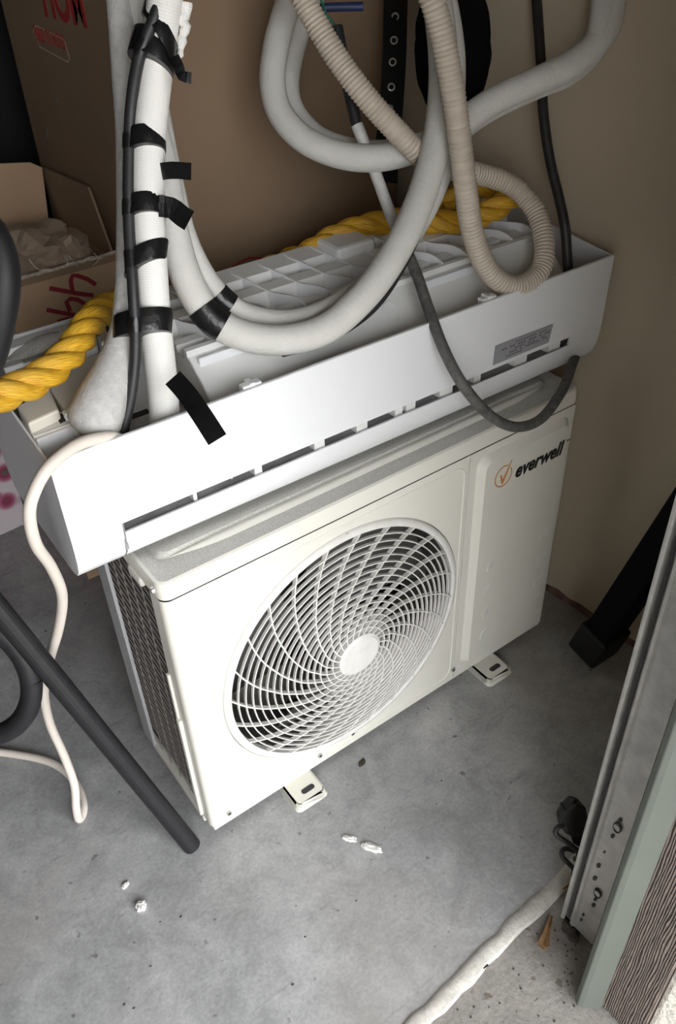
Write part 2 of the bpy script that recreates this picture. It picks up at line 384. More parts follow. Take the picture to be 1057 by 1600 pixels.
# jamb: sage strip, wood grain board, stucco outside
JX = .318
def jpt(u, v, x): q = px_(u, v, x); return Vector((x, q.y, 0))
g0 = pz(902,1572,0); g1 = jpt(930,1600,JX)
mb = MB(); mb.prism([Vector((g0.x,g0.y,0)), Vector((g0.x+.004,g0.y-.006,0)), Vector((g1.x-.006,g1.y-.002,0)), Vector((g1.x,g1.y,0)), Vector((JX+.012,g1.y+.002,0)), Vector((JX+.012,g0.y+.012,0)), Vector((g0.x+.004,g0.y+.008,0))], (0,0,2.15))
struct(obj('trim_2', mb, 'sage', bevel=.0015), 'sage green vinyl stop strip on the door jamb')
b1 = jpt(1010,1600,JX)
mb = MB(); mb.prism([Vector((JX,g1.y+.004,0)),Vector((JX,b1.y,0)),Vector((JX+.028,b1.y-.002,0)),Vector((JX+.028,g1.y+.004,0))], (0,0,2.15))
struct(obj('trim_3', mb, 'wood', bevel=.002), 'brown wood grain jamb board beside the sage strip')
mb = MB(); mb.prism([Vector((JX+.004,b1.y,-.02)),Vector((1.3,b1.y+.05,-.02)),Vector((1.3,b1.y-.05,-.02)),Vector((JX+.012,b1.y-.09,-.02))], (0,0,2.8))
struct(obj('wall_outside', mb, 'stucco', bevel=.008), 'cream stucco outer wall corner')

# ================================================================== OUTDOOR UNIT
W, H, ZB, ZL, DP = .805, .5933, .026, .5618, .262
FX, FZ, FR = .2976, .2916, .241
SEAM = .549
ou = empty('outdoor_unit', (0,0,0)); tag(ou, 'cream outdoor air conditioner unit with round fan grille standing on the floor', 'air conditioner')
# front panel with hole
mb = MB(); NA = 120; c0, c1, r0, r1 = .014, SEAM, ZB, ZL
angs = [2*math.pi*i/NA for i in range(NA)] + [math.atan2(z-FZ, x-FX) % (2*math.pi) for x in (c0,c1) for z in (r0,r1)]
angs = sorted(set(angs)); vi = []; vo = []; vb = []
for a in angs:
    ca, sa = math.cos(a), math.sin(a)
    t = min([((c1-FX)/ca if ca > 1e-9 else (c0-FX)/ca if ca < -1e-9 else 9), ((r1-FZ)/sa if sa > 1e-9 else (r0-FZ)/sa if sa < -1e-9 else 9)])
    vi.append((FX+FR*ca, 0, FZ+FR*sa)); vo.append((FX+t*ca, 0, FZ+t*sa)); vb.append((FX+FR*ca, .012, FZ+FR*sa))
k = len(angs)
mb.add(vi+vo+vb, [(i,(i+1)%k,k+(i+1)%k,k+i) for i in range(k)] + [(i,(i+1)%k,2*k+(i+1)%k,2*k+i) for i in range(k)])
arc = [(.014-.014*math.sin(t), .014-.014*math.cos(t)) for t in [i*math.pi/16 for i in range(9)]] + [(0,.040),(.006,.041)]
mb.add([(x,y,ZB) for x,y in arc]+[(x,y,ZL) for x,y in arc], [(i,i+1,len(arc)+i+1,len(arc)+i) for i in range(len(arc)-1)])
mb.add([(c0,0,ZB),(c1,0,ZB),(c1,.01,ZB-.0),(c0,.01,ZB)], [(0,1,2,3)])
fp = obj('front_panel', mb, 'enamel', ou, weld=True)
# embossed bead round the fan panel
def rrect(x0,x1,z0,z1,r,y,n=8):
    q = []
    for cx,cz,a0 in ((x1-r,z1-r,0),(x0+r,z1-r,90),(x0+r,z0+r,180),(x1-r,z0+r,270)):
        for i in range(n+1):
            a = math.radians(a0+90*i/n); q.append(Vector((cx+r*math.cos(a), y, cz+r*math.sin(a))))
    return q
q = rrect(.042,.541,.040,.5455,.022,.0012); q.append(q[0].copy())
obj('panel_bead', tube([(p,.0028) for p in q], 8), 'enamel', fp, smooth=True)
# side flange step
mb = MB().box(-.004,.003,.036,.043,ZB+.01,ZL-.17); mb.box(-.006,.003,.030,.040,ZB+.01,ZL-.27); obj('side_flange', mb, 'enamel', fp, bevel=.0015)
# service panel
mb = MB(); arcr = [(SEAM+.0012,.008),(SEAM+.0012,0)] + [(W-.010+.010*math.sin(t), .010-.010*math.cos(t)) for t in [i*math.pi/16 for i in range(9)]] + [(W,.30-.04)]
mb.add([(x,y,ZB) for x,y in arcr]+[(x,y,ZL) for x,y in arcr], [(i,i+1,len(arcr)+i+1,len(arcr)+i) for i in range(len(arcr)-1)])
sp = obj('service_panel', mb, 'enamel', ou, weld=True)
# raised service field: chamfered plate with the bright bevel on its left
x0,x1,z0,z1 = .566,.786,.050,.548; ch = .013; hh = .010
mb = MB(); o_ = rrect(x0,x1,z0,z1,.022,0.0005); i_ = rrect(x0+ch,x1-ch*.7,z0+ch*.6,z1-ch,.014,-hh); n = len(o_)
mb.add(o_+i_, [(i,(i+1)%n,n+(i+1)%n,n+i) for i in range(n)]+[tuple(range(n,2*n))]); sf = obj('raised_field', mb, 'enamel', sp)
for zz in (.285,.225,.165,.105):
    for xx, wd in ((.606,.014),(.745,.022)):
        obj('vent_emboss', MB().prism([(xx,-hh-.0012,zz),(xx+wd,-hh-.0012,zz+.006),(xx+wd,-hh-.0012,zz+.026),(xx,-hh-.0012,zz+.018)], (0,.002,0)), 'grillewhite', sf, bevel=.0008)
# lid
def rr2(x0,x1,y0,y1,r,z,n=6):
    q=[]
    for cx,cy,a0 in ((x1-r,y1-r,0),(x0+r,y1-r,90),(x0+r,y0+r,180),(x1-r,y0+r,270)):
        for i in range(n+1):
            a=math.radians(a0+90*i/n); q.append((cx+r*math.cos(a), cy+r*math.sin(a), z))
    return q
mb = MB(); loops = [rr2(-.0005,W+.001,-.0003,DP+.06,.016,ZL+.0026), rr2(-.0005,W+.001,-.0003,DP+.06,.016,H-.007), rr2(.001,W-.001,.001,DP+.058,.015,H-.002), rr2(.005,W-.005,.005,DP+.05,.012,H),
        rr2(.018,W-.018,.028,DP+.04,.012,H-.002), rr2(.026,W-.026,.052,DP+.03,.012,H-.0055), rr2(.034,W-.034,.058,DP+.02,.012,H-.0005), rr2(.05,W-.05,.066,DP+.01,.012,H-.0002)]
n = len(loops[0]); vs = [q for l in loops for q in l]
mb.add([q for l in loops[:4] for q in l], [(a*n+i,a*n+(i+1)%n,(a+1)*n+(i+1)%n,(a+1)*n+i) for a in range(3) for i in range(n)]+[tuple(range(n))[::-1]])
lid = obj('top_cover', mb, 'enamel', ou, smooth=True)
mb = MB(); ll = loops[3:]; mb.add([q for l in ll for q in l], [(a*n+i,a*n+(i+1)%n,(a+1)*n+(i+1)%n,(a+1)*n+i) for a in range(len(ll)-1) for i in range(n)]+[tuple(range((len(ll)-1)*n,len(ll)*n))])
tag(obj('dusty_top', mb, 'dusty', lid), 'dusty pressed top surface')
mb = MB(); n = 40; vs = []
for i in range(n+1):
    t = i/n; x = .035+t*.735; e = min(1, min(t,1-t)*9)
    for dy,dz in ((-.010,0),(-.005,.0042),(0,.0052),(.005,.0036),(.012,0)): vs.append((x, .044+dy*e+.006*(1-e), H-.004+dz*e))
mb.add(vs, [(5*i+k,5*i+k+1,5*i+6+k,5*i+5+k) for i in range(n) for k in range(4)])
obj('lid_ridge', mb, 'enamel', lid, smooth=True)
mb = MB().box(-.004,.02,.06,.10,ZL-.012,ZL+.004); obj('lid_tab', mb, 'enamel', lid, bevel=.004)
obj('lid_seam', MB().prism(rr2(.002,W-.001,.0012,DP+.04,.014,ZL-.0008),(0,0,.0042)), 'dark', lid)
# base pan, feet, post, coil, back
mb = MB().box(0.004,W-.004,.004,DP,.014,ZB+.006); mb.box(-.002,.006,.03,DP,.014,ZB+.004); base = obj('base_pan', mb, 'enamel', ou, bevel=.002)
for side, cu_, cv_ in ((0,470,1226),(1,759,1036)):
    c = pz(cu_, cv_, .010); x, hw = c.x, .034
    mb = MB(); o_ = rr2(x-hw,x+hw,-.050,.30+.0,.010,0); i_ = rr2(x-hw+.003,x+hw-.003,-.047,.297,.009,.012); n = len(o_)
    o2 = rr2(x-hw+.007,x+hw-.007,-.043,.293,.007,.0145)
    mb.add(o_+i_+o2, [(i,(i+1)%n,n+(i+1)%n,n+i) for i in range(2*n) if i % n != n-1]+[(n-1,0,n,2*n-1),(2*n-1,n,2*n,3*n-1)]+[tuple(range(2*n,3*n)),tuple(range(n))[::-1]])
    ft = obj('foot', mb, 'enamel', ou)
    s_ = []
    for i in range(16):
        a = 2*math.pi*i/16; s_.append((x+.004+(.008 if math.cos(a) > 0 else -.008)+.0055*math.cos(a), -.026+.0055*math.sin(a), .0142))
    obj('bolt_slot', MB().prism(s_, (0,0,.0008)), 'dark', ft)
mb = MB(); prof = [(-.003,DP-.045),(-.003,DP),(.04,DP),(.04,DP-.004),(.003,DP-.004),(.003,DP-.018),(.008,DP-.022),(.003,DP-.026),(.003,DP-.045)]
mb.prism([(x,y,.02) for x,y in prof],(0,0,ZL-.02)); obj('corner_post', mb, 'postgrey', ou, bevel=.0008)
mb = MB().box(.014,.05,.040,DP-.004,.03,ZL); mb.box(.02,W-.25,DP-.03,DP-.006,.03,ZL); coil = obj('condenser_coil', mb, 'fin', ou)
mb = MB()
for i in range(5):
    y = .052+i*.036; mb.box(.0045,.0063,y,y+.0014,.03,ZL)
for i in range(30):
    z = .04+i*.0175; mb.prism([(.003,.040,z),(.003,DP-.042,z+.05),(.0044,DP-.042,z+.05),(.0044,.040,z)], (0,0,.0013))
wg = obj('wire_guard', mb, 'wire', coil); wg['kind'] = 'stuff'
mb = MB()
for i in range(110):
    z = .032+i*.0048; mb.box(.0105,.0142,.042,DP-.006,z,z+.0016)
fs_ = obj('coil_fins', mb, 'fin', coil); fs_['kind'] = 'stuff'
mb = MB().box(.03,W-.002,DP-.004,DP,.02,ZL); mb.box(SEAM+.01,SEAM+.014,.01,DP,.03,ZL); obj('rear_case', mb, 'dark', ou)
# fan shroud + fan
mb = MB(); n = 64
for (ra, ya, rb, yb) in ((FR-.004,.012,FR-.012,.03),(FR-.012,.03,FR-.012,.12)):
    vs=[]
    for i in range(n):
        a=2*math.pi*i/n; vs += [(FX+ra*math.cos(a),ya,FZ+ra*math.sin(a)),(FX+rb*math.cos(a),yb,FZ+rb*math.sin(a))]
    mb.add(vs, [(2*i,2*((i+1)%n),2*((i+1)%n)+1,2*i+1) for i in range(n)])
obj('fan_shroud', mb, 'blade', ou, smooth=True)
fan = obj('fan', MB().cyl((FX,.05,FZ),(0,1,0),.06,.05,32), 'blade', ou)
for b_ in range(3):
    mb = MB(); vs=[]; nr, na = 8, 10
    for i in range(nr+1):
        r = .055+.165*i/nr
        for j in range(na+1):
            a = math.radians(20+120*b_ + (j/na)*78 - i*3.0); vs.append((FX+r*math.cos(a), .055+.055*j/na, FZ+r*math.sin(a)))
    mb.add(vs, [(i*(na+1)+j,i*(na+1)+j+1,(i+1)*(na+1)+j+1,(i+1)*(na+1)+j) for i in range(nr) for j in range(na)])
    obj('fan_blade', mb, 'blade', fan, smooth=True, solid=.003)
# grille
def dome(r): return -.0035 - .0275*max(0, 1-(r/.232)**2)
mb = MB(); n = 96; pr = [(FR-.0008,.006),(FR-.0012,-.001),(FR-.004,-.0045),(FR-.010,-.006),(.229,-.0055),(.2265,-.003),(.2265,.010)]
vs=[]
for r,y in pr:
    for i in range(n):
        a=2*math.pi*i/n; vs.append((FX+r*math.cos(a),y,FZ+r*math.sin(a)))
mb.add(vs, [(k_*n+i,k_*n+(i+1)%n,(k_+1)*n+(i+1)%n,(k_+1)*n+i) for k_ in range(len(pr)-1) for i in range(n)])
gr = obj('fan_grille', mb, 'grillewhite', ou, smooth=True)
NR = 15
for j in range(NR):
    r = .0535 + (.2165-.0535)*j/(NR-1); y = dome(r); mb = MB(); n = 72; t = .00105; dd = .0055
    pr = [(r-t,y+.0006),(r-t*.4,y),(r+t*.4,y),(r+t,y+.0006),(r+t*.8,y+dd),(r-t*.8,y+dd)]; vs=[]
    for rr,yy in pr:
        for i in range(n):
            a=2*math.pi*i/n; vs.append((FX+rr*math.cos(a),yy,FZ+rr*math.sin(a)))
    K=len(pr); mb.add(vs, [(k_*n+i,k_*n+(i+1)%n,((k_+1)%K)*n+(i+1)%n,((k_+1)%K)*n+i) for k_ in range(K) for i in range(n)])
    obj('grille_ring', mb, 'grillewhite', gr)
mb = MB(); vs=[]; key=[(.041,70),(.0688,55),(.0833,45.4),(.1262,28.3),(.1609,17.4),(.1894,10.3),(.2291,0)]
def spang(r):
    for (r0_,a0_),(r1_,a1_) in zip(key,key[1:]):
        if r <= r1_: return a0_+(a1_-a0_)*(r-r0_)/(r1_-r0_)
    return 0
n=22
for i in range(n+1):
    r=.039+(.2285-.039)*i/n; a=math.radians(spang(r)); y=dome(r)
    cen=Vector((r*math.cos(a),0,r*math.sin(a))); r2=r+.001; a2=math.radians(spang(r2)); tg=(Vector((r2*math.cos(a2),0,r2*math.sin(a2)))-cen).normalized(); nr_=Vector((-tg.z,0,tg.x))*.0011
    for s_,dy in ((-1,.0),(1,.0),(.8,.0078),(-.8,.0078)): vs.append(cen+nr_*s_+Vector((0,y-.0004+dy,0)))
mb.add(vs, [(4*i+k_,4*i+(k_+1)%4,4*i+4+(k_+1)%4,4*i+4+k_) for i in range(n) for k_ in range(4)]+[(0,1,2,3),(4*n,4*n+3,4*n+2,4*n+1)])
sk = obj('grille_spoke', mb, 'grillewhite', gr)
for j in range(24):
    o = sk if j == 0 else sk.copy()
    if j: COL.objects.link(o); o.parent = gr
    o.location = (FX,0,FZ); o.rotation_euler = (0,-math.radians(8.3+15*j),0)
obj('grille_hub', MB().cyl((FX,dome(0)+.014,FZ),(0,-1,0),.042,.014,40).cyl((FX,dome(0),FZ),(0,-1,0),.042,.003,40,.036), 'grillewhite', gr)
# screws
for (u,v) in ((542,836),(500,1180),(551,1145),(708,1046),(358,1270)):
    c = py_(u,v,-.0005); s_ = obj('screw', MB().cyl((c.x,.002,c.z),(0,-1,0),.0058,.0055,16,.0045), 'steel', ou)
    obj('screw_recess', MB().cyl((c.x,-.0032,c.z),(0,-1,0),.0026,.0006,10), 'dark', s_)
c = px_(239,922,-.004); obj('screw', MB().cyl((-.003,c.y,c.z),(-1,0,0),.006,.004,16,.005), 'steel', ou)
# logo
yl = -hh-.0006
lc = py_(787,744,yl); lt = py_(806,742,yl); le = py_(880,707,yl)
mb = MB(); n=40; vs=[]; R1=.0215
for i in range(n+1):
    a=math.radians(62+ (360-28)*i/n); 
    for r in (R1,R1-.0024): vs.append((lc.x+r*math.cos(a)*.95,yl-.0004,lc.z+r*math.sin(a)))
mb.add(vs, [(2*i,2*i+2,2*i+3,2*i+1) for i in range(n)]); lg = obj('logo_ring', mb, 'orange', sp)
q=[(-.008,.004),(-.0045,.005),(-.001,-.007),(.016,.026),(.0175,.026),(.001,-.015),(-.003,-.015)]
obj('logo_check', MB().prism([(lc.x+a,yl-.0005,lc.z+b) for a,b in q],(0,.0004,0)), 'orange', lg)
tx = textmesh('logo_text','everwell',.040,basis((lt.x,yl-.0003,lt.z-.006),(1,0,0),(0,0,1)),'ink',sp,shear=.25,bold=.0009,fit=le.x-lt.x)
textmesh('logo_mark','TM',.006,basis((le.x+.005,yl-.0003,le.z+.020),(1,0,0),(0,0,1)),'ink',sp)

# ================================================================== INDOOR UNIT (lying on its face, back side up)
LX = .958
iu = empty('indoor_unit', (-.077,.053,H), (0,0,math.radians(-1.0))); tag(iu, 'long white indoor air conditioner unit lying on its face on top of the outdoor unit', 'air conditioner')
IM = Matrix.Translation((-.077,.053,H)) @ Matrix.Rotation(math.radians(-1.0),4,'Z'); IMI = IM.inverted()
def loc(u, v, Z): return IMI @ pz(u, v, H+Z)
def rimZ(y): return .2+.1*y
frontp = [(0,.200),(.001,.14),(.002,.079)]
lowp = [(.003,.062),(.006,.042),(.013,.024),(.024,.011),(.040,.004),(.070,.001)]
rest = [(.16,.0005),(.25,.002),(.272,.012),(.283,.035),(.287,.09),(.287,rimZ(.287))]
XL, XR = .066, .880
mb = MB()
mb.sheet(frontp, 0, LX); mb.sheet([frontp[-1]]+lowp, 0, XL); mb.sheet([frontp[-1]]+lowp, XR, LX); mb.sheet([lowp[-1]]+rest, 0, LX); 
cover = obj('cover', mb, 'white', iu, smooth=True, solid=.003, off=0, weld=True)
prof = frontp+lowp+rest
for X0, X1 in ((0,.003),(LX-.003,LX)):
    mb = MB(); mb.prism([(X0,y,z) for y,z in prof], (X1-X0,0,0)); obj('end_cap', mb, 'white', iu, bevel=.0008)
obj('rim_bead', MB().box(0,LX,-.0012,.004,.1975,.2008), 'white', cover, bevel=.001)
# louver flap
fl = [(.0015,.0645),(.0022,.056),(.005,.043),(.0115,.027),(.0205,.0145)]
mb = MB(); mb.sheet(fl, XL+.002, XR-.002); obj('louver', mb, 'white', iu, smooth=True, solid=.003, off=0)
# slot interior
obj('outlet_cavity', MB().box(XL,XR,.026,.029,.02,.110), 'finlight', iu)
obj('outlet_lip', MB().box(XL,XR,.005,.026,.0785,.0805), 'whitegrey', iu)
obj('outlet_floor', MB().box(XL,XR,.006,.026,.058,.060), 'finlight', iu)
def onfront(u,v,Y=-.0024):
    o = IM @ Vector((0,Y,0)); nn = IM.to_3x3() @ Vector((0,1,0)); return IMI @ onp(u,v,nn,nn.dot(o))
def slotv(u): return 820-(u-190)*.41
for ua,ub in ((302,308),(398,410),(492,508),(558,575),(618,630),(636,650),(688,708),(742,752),(806,824),(858,876)):
    xa, xb = onfront(ua,slotv(ua),.006).x, onfront(ub,slotv(ub),.006).x
    obj('outlet_vane', MB().box(xa,xb,.006,.025,.060,.0785), 'whitegrey', iu, bevel=.001)
obj('outlet_end', MB().box(XL-.001,XL+.003,.003,.014,.034,.078), 'finlight', iu)
# chassis: smooth fan housing + stepped back
CX0, CX1 = .235, .905
hs = [(.010,.085),(.014,.110),(.024,.135),(.040,.155),(.060,.174),(.080,.192),(.098,.206),(.106,.212)]
bk = [(.106,.221),(.114,.222),(.117,.207),(.136,.208),(.138,.217),(.152,.218),(.156,.203),(.190,.204),(.194,.226),(.216,.228),(.222,.214),(.240,.214),(.243,.232),(.283,.236),(.284,.16)]
mb = MB(); mb.sheet(hs, CX0, CX1); fh = obj('fan_housing', mb, 'whitegrey', iu, smooth=True, solid=.002, off=-1)
mb = MB(); mb.sheet([hs[-1]]+bk, CX0, CX1); obj('back_chassis', mb, 'whitegrey', iu, solid=.002, off=-1)
capp = hs+bk[1:]
for X in (CX0, CX1-.002):
    mb = MB(); mb.prism([(X,y,z) for y,z in capp+[(.28,.02),(.04,.02)]], (.002,0,0)); obj('chassis_end', mb, 'whitegrey', iu)
NRB = 13
for i in range(NRB):
    X = CX0+.012+i*(CX1-CX0-.062)/(NRB-1); mb = MB(); vs=[]; n=12
    for j in range(n+1):
        t=j/n; y=.112+.166*t; uu=1-t; xo=-.034*(uu*uu*(3-2*uu)); z=.224+.012*t+.006*math.sin(t*math.pi*3)*(1-t)
        tk_=.0028+.006*max(0,t-.75)*4*(1 if t<.98 else .4); vs += [(X-xo-tk_/2,y,z),(X-xo+tk_/2,y,z),(X-xo+tk_/2,y,.195),(X-xo-tk_/2,y,.195)]
    mb.add(vs, [(4*j+k_,4*j+(k_+1)%4,4*j+4+(k_+1)%4,4*j+4+k_) for j in range(n) for k_ in range(4)]+[(0,1,2,3),(4*n,4*n+3,4*n+2,4*n+1)])
    obj('rib', mb, 'white', iu)
q = loc(535,385,.235); obj('mount_block', MB().box(q.x-.03,q.x+.045,.215,.283,.2,.246), 'white', iu, bevel=.006)
# little bosses and clips on the housing
q = loc(612,518,.16); obj('ring_mark', tube([(Vector((q.x+.012*math.cos(a),q.y+.012*math.sin(a),.163+ (q.y+.012*math.sin(a)-.045)*.9)),.0008) for a in [2*math.pi*i/24 for i in range(25)]],6), 'white', fh)
for (u,v) in ((399,607),(762,466)):
    q = loc(u,v,.2); obj('rim_clip', MB().box(q.x-.014,q.x+.014,.004,.016,.185,.2035).box(q.x-.004,q.x+.004,.003,.02,.19,.2055), 'white', iu, bevel=.0015)
for i,(xa,xb) in enumerate(((.245,.36),(.62,.78))):
    obj('seam_strip', MB().box(xa,xb,.091,.099,.199,.213), 'white', fh, bevel=.002)
# left compartment
def plate(name, pts, Z, depth, material, parent=iu, bevel=.001):
    return obj(name, MB().prism([loc(u,v,Z) for u,v in pts], (0,0,-depth)), material, parent, bevel=bevel)
obj('tray', MB().box(.004,CX0,.05,.284,.11,.113), 'whitegrey', iu)
plate('cover_plate', [(74,602),(128,563),(172,545),(190,600),(118,657),(96,634)], .208, .06, 'cream')
plate('terminal_block', [(26,634),(76,604),(92,640),(44,662)], .214, .05, 'cream', bevel=.003)
plate('lower_ledge', [(22,646),(44,664),(94,642),(118,657),(106,664),(52,683)], .2, .05, 'whitegrey')
plate('inner_wall', [(53,682),(121,655),(125,661),(57,688)], .199, .10, 'white')
plate('rear_ledge', [(4,536),(121,501),(186,481),(188,490),(122,512),(8,548)], .232, .05, 'white')
plate('divider', [(36,563),(91,550),(150,530),(151,533),(92,554),(37,568)], .222, .07, 'whitegrey')
plate('clip_block', [(1,560),(30,550),(37,566),(6,576)], .222, .05, 'white', bevel=.002)
plate('clip_block', [(148,513),(172,505),(186,512),(183,528),(158,536)], .232, .06, 'white', bevel=.002)
plate('side_rib', [(22,572),(36,566),(46,580),(28,590)], .216, .06, 'whitegrey')
plate('clip_hole', [(86,650),(97,645),(105,655),(94,661)], .2012, .002, 'dark')
plate('clip_hole', [(150,516),(156,513),(158,521),(152,524)], .2332, .002, 'dark')
plate('clip_hole', [(164,509),(169,508),(172,517),(167,518)], .2332, .002, 'dark')
plate('clip_hole', [(3,548),(14,545),(12,549),(2,552)], .2335, .002, 'dark')
plate('clip_tab', [(97,642),(108,637),(112,643),(101,648)], .213, .01, 'white')
P0 = [ (IMI @ D(u,v,d)) for u,v,d in ((20,580,1.13),(45,556,1.14),(75,540,1.155),(105,538,1.17),(125,555,1.18)) ]
obj('pipe_bend', tube(spline([(p,.017) for p in P0]),14), 'foamgrey', iu, smooth=True)
obj('tube_hole_plate', MB().box(.10,.232,.012,.055,.145,.149), 'whitegrey', iu)
for (u,v) in ((222,645),(228,668)):
    q = loc(u,v,.15); obj('slot_hole', MB().box(q.x-.022,q.x+.010,q.y-.006,q.y+.006,.149,.150), 'dark', iu)
# sticker
q4 = [onfront(*p) for p in ((775,541),(865,507),(858,535),(771,571))]
st = obj('rating_label', MB().prism(q4,(0,.0006,0)), 'sticker', iu)
for (f0,f1,a0,a1) in ((.14,.20,.35,.95),(.30,.38,.12,.97),(.46,.53,.30,.90),(.60,.68,.22,.95),(.76,.83,.08,.55)):
    def bi(s,t): return (q4[0]*(1-s)+q4[1]*s)*(1-t)+(q4[3]*(1-s)+q4[2]*s)*t
    n = int((a1-a0)*22)
    for i in range(n):
        if random.random() < .2: continue
        s0=a0+(a1-a0)*i/n; s1=s0+(a1-a0)/n*.75
        p4=[bi(s0,f0),bi(s1,f0),bi(s1,f1),bi(s0,f1)]
        if i==0: mbk=MB()
        try: mbk.prism([p+Vector((0,-.0003,0)) for p in p4],(0,.0002,0))
        except NameError: mbk=MB(); mbk.prism([p+Vector((0,-.0003,0)) for p in p4],(0,.0002,0))
    obj('print_row', mbk, 'stickerrow', st); mbk=MB()

# ================================================================== HOSES AND CABLES
cp = [(268,-70,.91),(256,12,.925),(245,100,.955),(233,220,.985),(232,330,1.0),(237,420,1.015),(243,500,1.04),(254,600,1.06),(258,660,1.073),(262,730,1.085)]
con = dtube('wrapped_conduit', cp, .0192, 'mesh', seg=24)
tag(con, 'white mesh wrapped conduit bound with black tape at the left end of the unit', 'hose')
# frayed piece at its top right
mb = MB(); random.seed(3); P_=[]
for i in range(14):
    t=i/13; P_.append((D(292-14*t+random.uniform(-4,4), 5+95*t, .93+.02*t), .008*(1-.65*t)*random.uniform(.7,1.3)))
obj('frayed_wrap', tube(P_,10), 'mesh', con)
def band(name, u, v, d, a, b, L, ang, parent, shear=0.0, twist=0.0, material='tape'):
    """elliptical tape band: half-width a px, half-depth b m, length L px, axis angle in image (deg from vertical)"""
    C = D(u,v,d); s = d/F; rt = RT; up = UP
    A = (up*math.cos(math.radians(ang))+rt*math.sin(math.radians(ang))).normalized(); U = (rt*math.cos(math.radians(ang))-up*math.sin(math.radians(ang))).normalized(); Nn = U.cross(A)
    # tilt axis so it is seen slightly from above
    A = (A*math.cos(.5)-FW*0+ (Vector((0,0,1))-A*A.z)*.0).normalized()
    mb = MB(); n=28; vs=[]
    for lv,rm in ((-.5,.99),(-.46,1.0),(.46,1.0),(.5,.99)):
        for i in range(n):
            t=2*math.pi*i/n; w_=math.cos(t)
            vs.append(C+U*(a*s*w_*rm)+Nn*(b*math.sin(t)*rm)+A*(L*s*lv+shear*w_*a*s)+UP*(.0 if True else 0))
    mb.add(vs, [(k_*n+i,k_*n+(i+1)%n,(k_+1)*n+(i+1)%n,(k_+1)*n+i) for k_ in range(3) for i in range(n)]+[tuple(range(n))[::-1],tuple(range(3*n,4*n))])
    return obj(name, mb, material, parent, smooth=True)
band('tape_band', 229,222,.985, 30,.0235, 30, -2, con, .05)
band('tape_band', 228,325,1.0, 31,.0235, 30, 0, con, .10)
band('tape_band', 229,404,1.01, 31,.0235, 32, 6, con, .55)
band('tape_band', 223,508,1.035, 46,.027, 36, 4, con, .22)
band('tape_band', 240,82,.95, 38,.0275, 40, 14, con, -.15)
band('tape_band', 250,48,.94, 33,.0265, 30, 14, con, -.9)
def tail(pts, w_px, parent):
    P_ = [D(*q) for q in pts]; P_ = [p for p,_ in spline([(p,1) for p in P_],.006)]
    return obj('tape_tail', ribbon(P_, w_px*pts[0][2]/F, .0008), 'tape', parent)
tail([(252,268,.985),(270,266,.98),(299,268,.975)],25,con)
tail([(248,322,.985),(268,325,.985),(285,338,.98),(296,345,.975)],32,con)
tail([(270,590,1.0),(292,615,.985),(315,648,.96),(340,687,.945)],31,con)
tail([(272,88,.93),(280,105,.925),(284,118,.92),(299,122,.92)],16,con)
# black cable taped along the conduit
cabp = [(258,-60,.91),(246,14,.915),(228,60,.925),(217,92,.935),(208,142,.955),(203,199,.972),(201,300,.985),(203,380,.993),(208,450,.998),(212,540,1.015),(206,610,1.03),(193,672,1.045),(183,720,1.055)]
o = dtube('black_cable', cabp, .0069, 'rubber')
tag(o, 'black cable taped along the left side of the white mesh wrapped conduit', 'cable')
# grey foam pipe stub running up behind the cable
P_ = [(139,678,1.03,.010),(140,674,1.03,.021),(143,667,1.028,.030),(148,655,1.027,.0335),(160,625,1.03,.031),(176,585,1.035,.0255),(189,540,1.04,.0195),(196,500,1.04,.0165),(200,440,1.035,.0155),(202,330,1.03,.0155),(200,200,1.02,.0155),(193,90,1.0,.0158),(188,12,.99,.016),(182,-60,.98,.016)]
o = dtube('foam_pipe', P_, .02, 'foamgrey', seg=20); tag(o, 'grey foam insulated pipe with flared lower end left of the mesh wrapped conduit', 'pipe')
# big U pipe
big = [(226,-60,1.0),(216,12,1.0),(228,150,1.05),(257,280,1.07),(272,370,1.085),(300,452,1.10),(345,508,1.115),(420,531,1.13),(500,518,1.145),(562,470,1.155),(615,400,1.165),(658,310,1.175),(684,215,1.18),(693,130,1.18),(690,50,1.175),(678,-20,1.17),(655,-90,1.16)]
o = dtube('insulated_pipe', big, .0207, 'foam', seg=24); tag(o, 'thick white insulated pipe hanging in a wide U, the lower of the taped pair', 'pipe', 'white insulated pipes')
ub = o
inner = [(214,-60,1.02),(212,12,1.03),(240,150,1.08),(268,290,1.10),(290,375,1.11),(325,442,1.13),(368,484,1.15),(425,502,1.165),(485,496,1.18),(545,466,1.195),(605,415,1.21),(655,345,1.22),(687,275,1.225),(705,190,1.225),(710,100,1.22),(700,20,1.21),(680,-60,1.2)]
o = dtube('insulated_pipe', inner, .0168, 'foam', seg=24)
tag(o, 'thinner white insulated pipe just above the thick U-shaped pipe, taped to it', 'pipe', 'white insulated pipes')

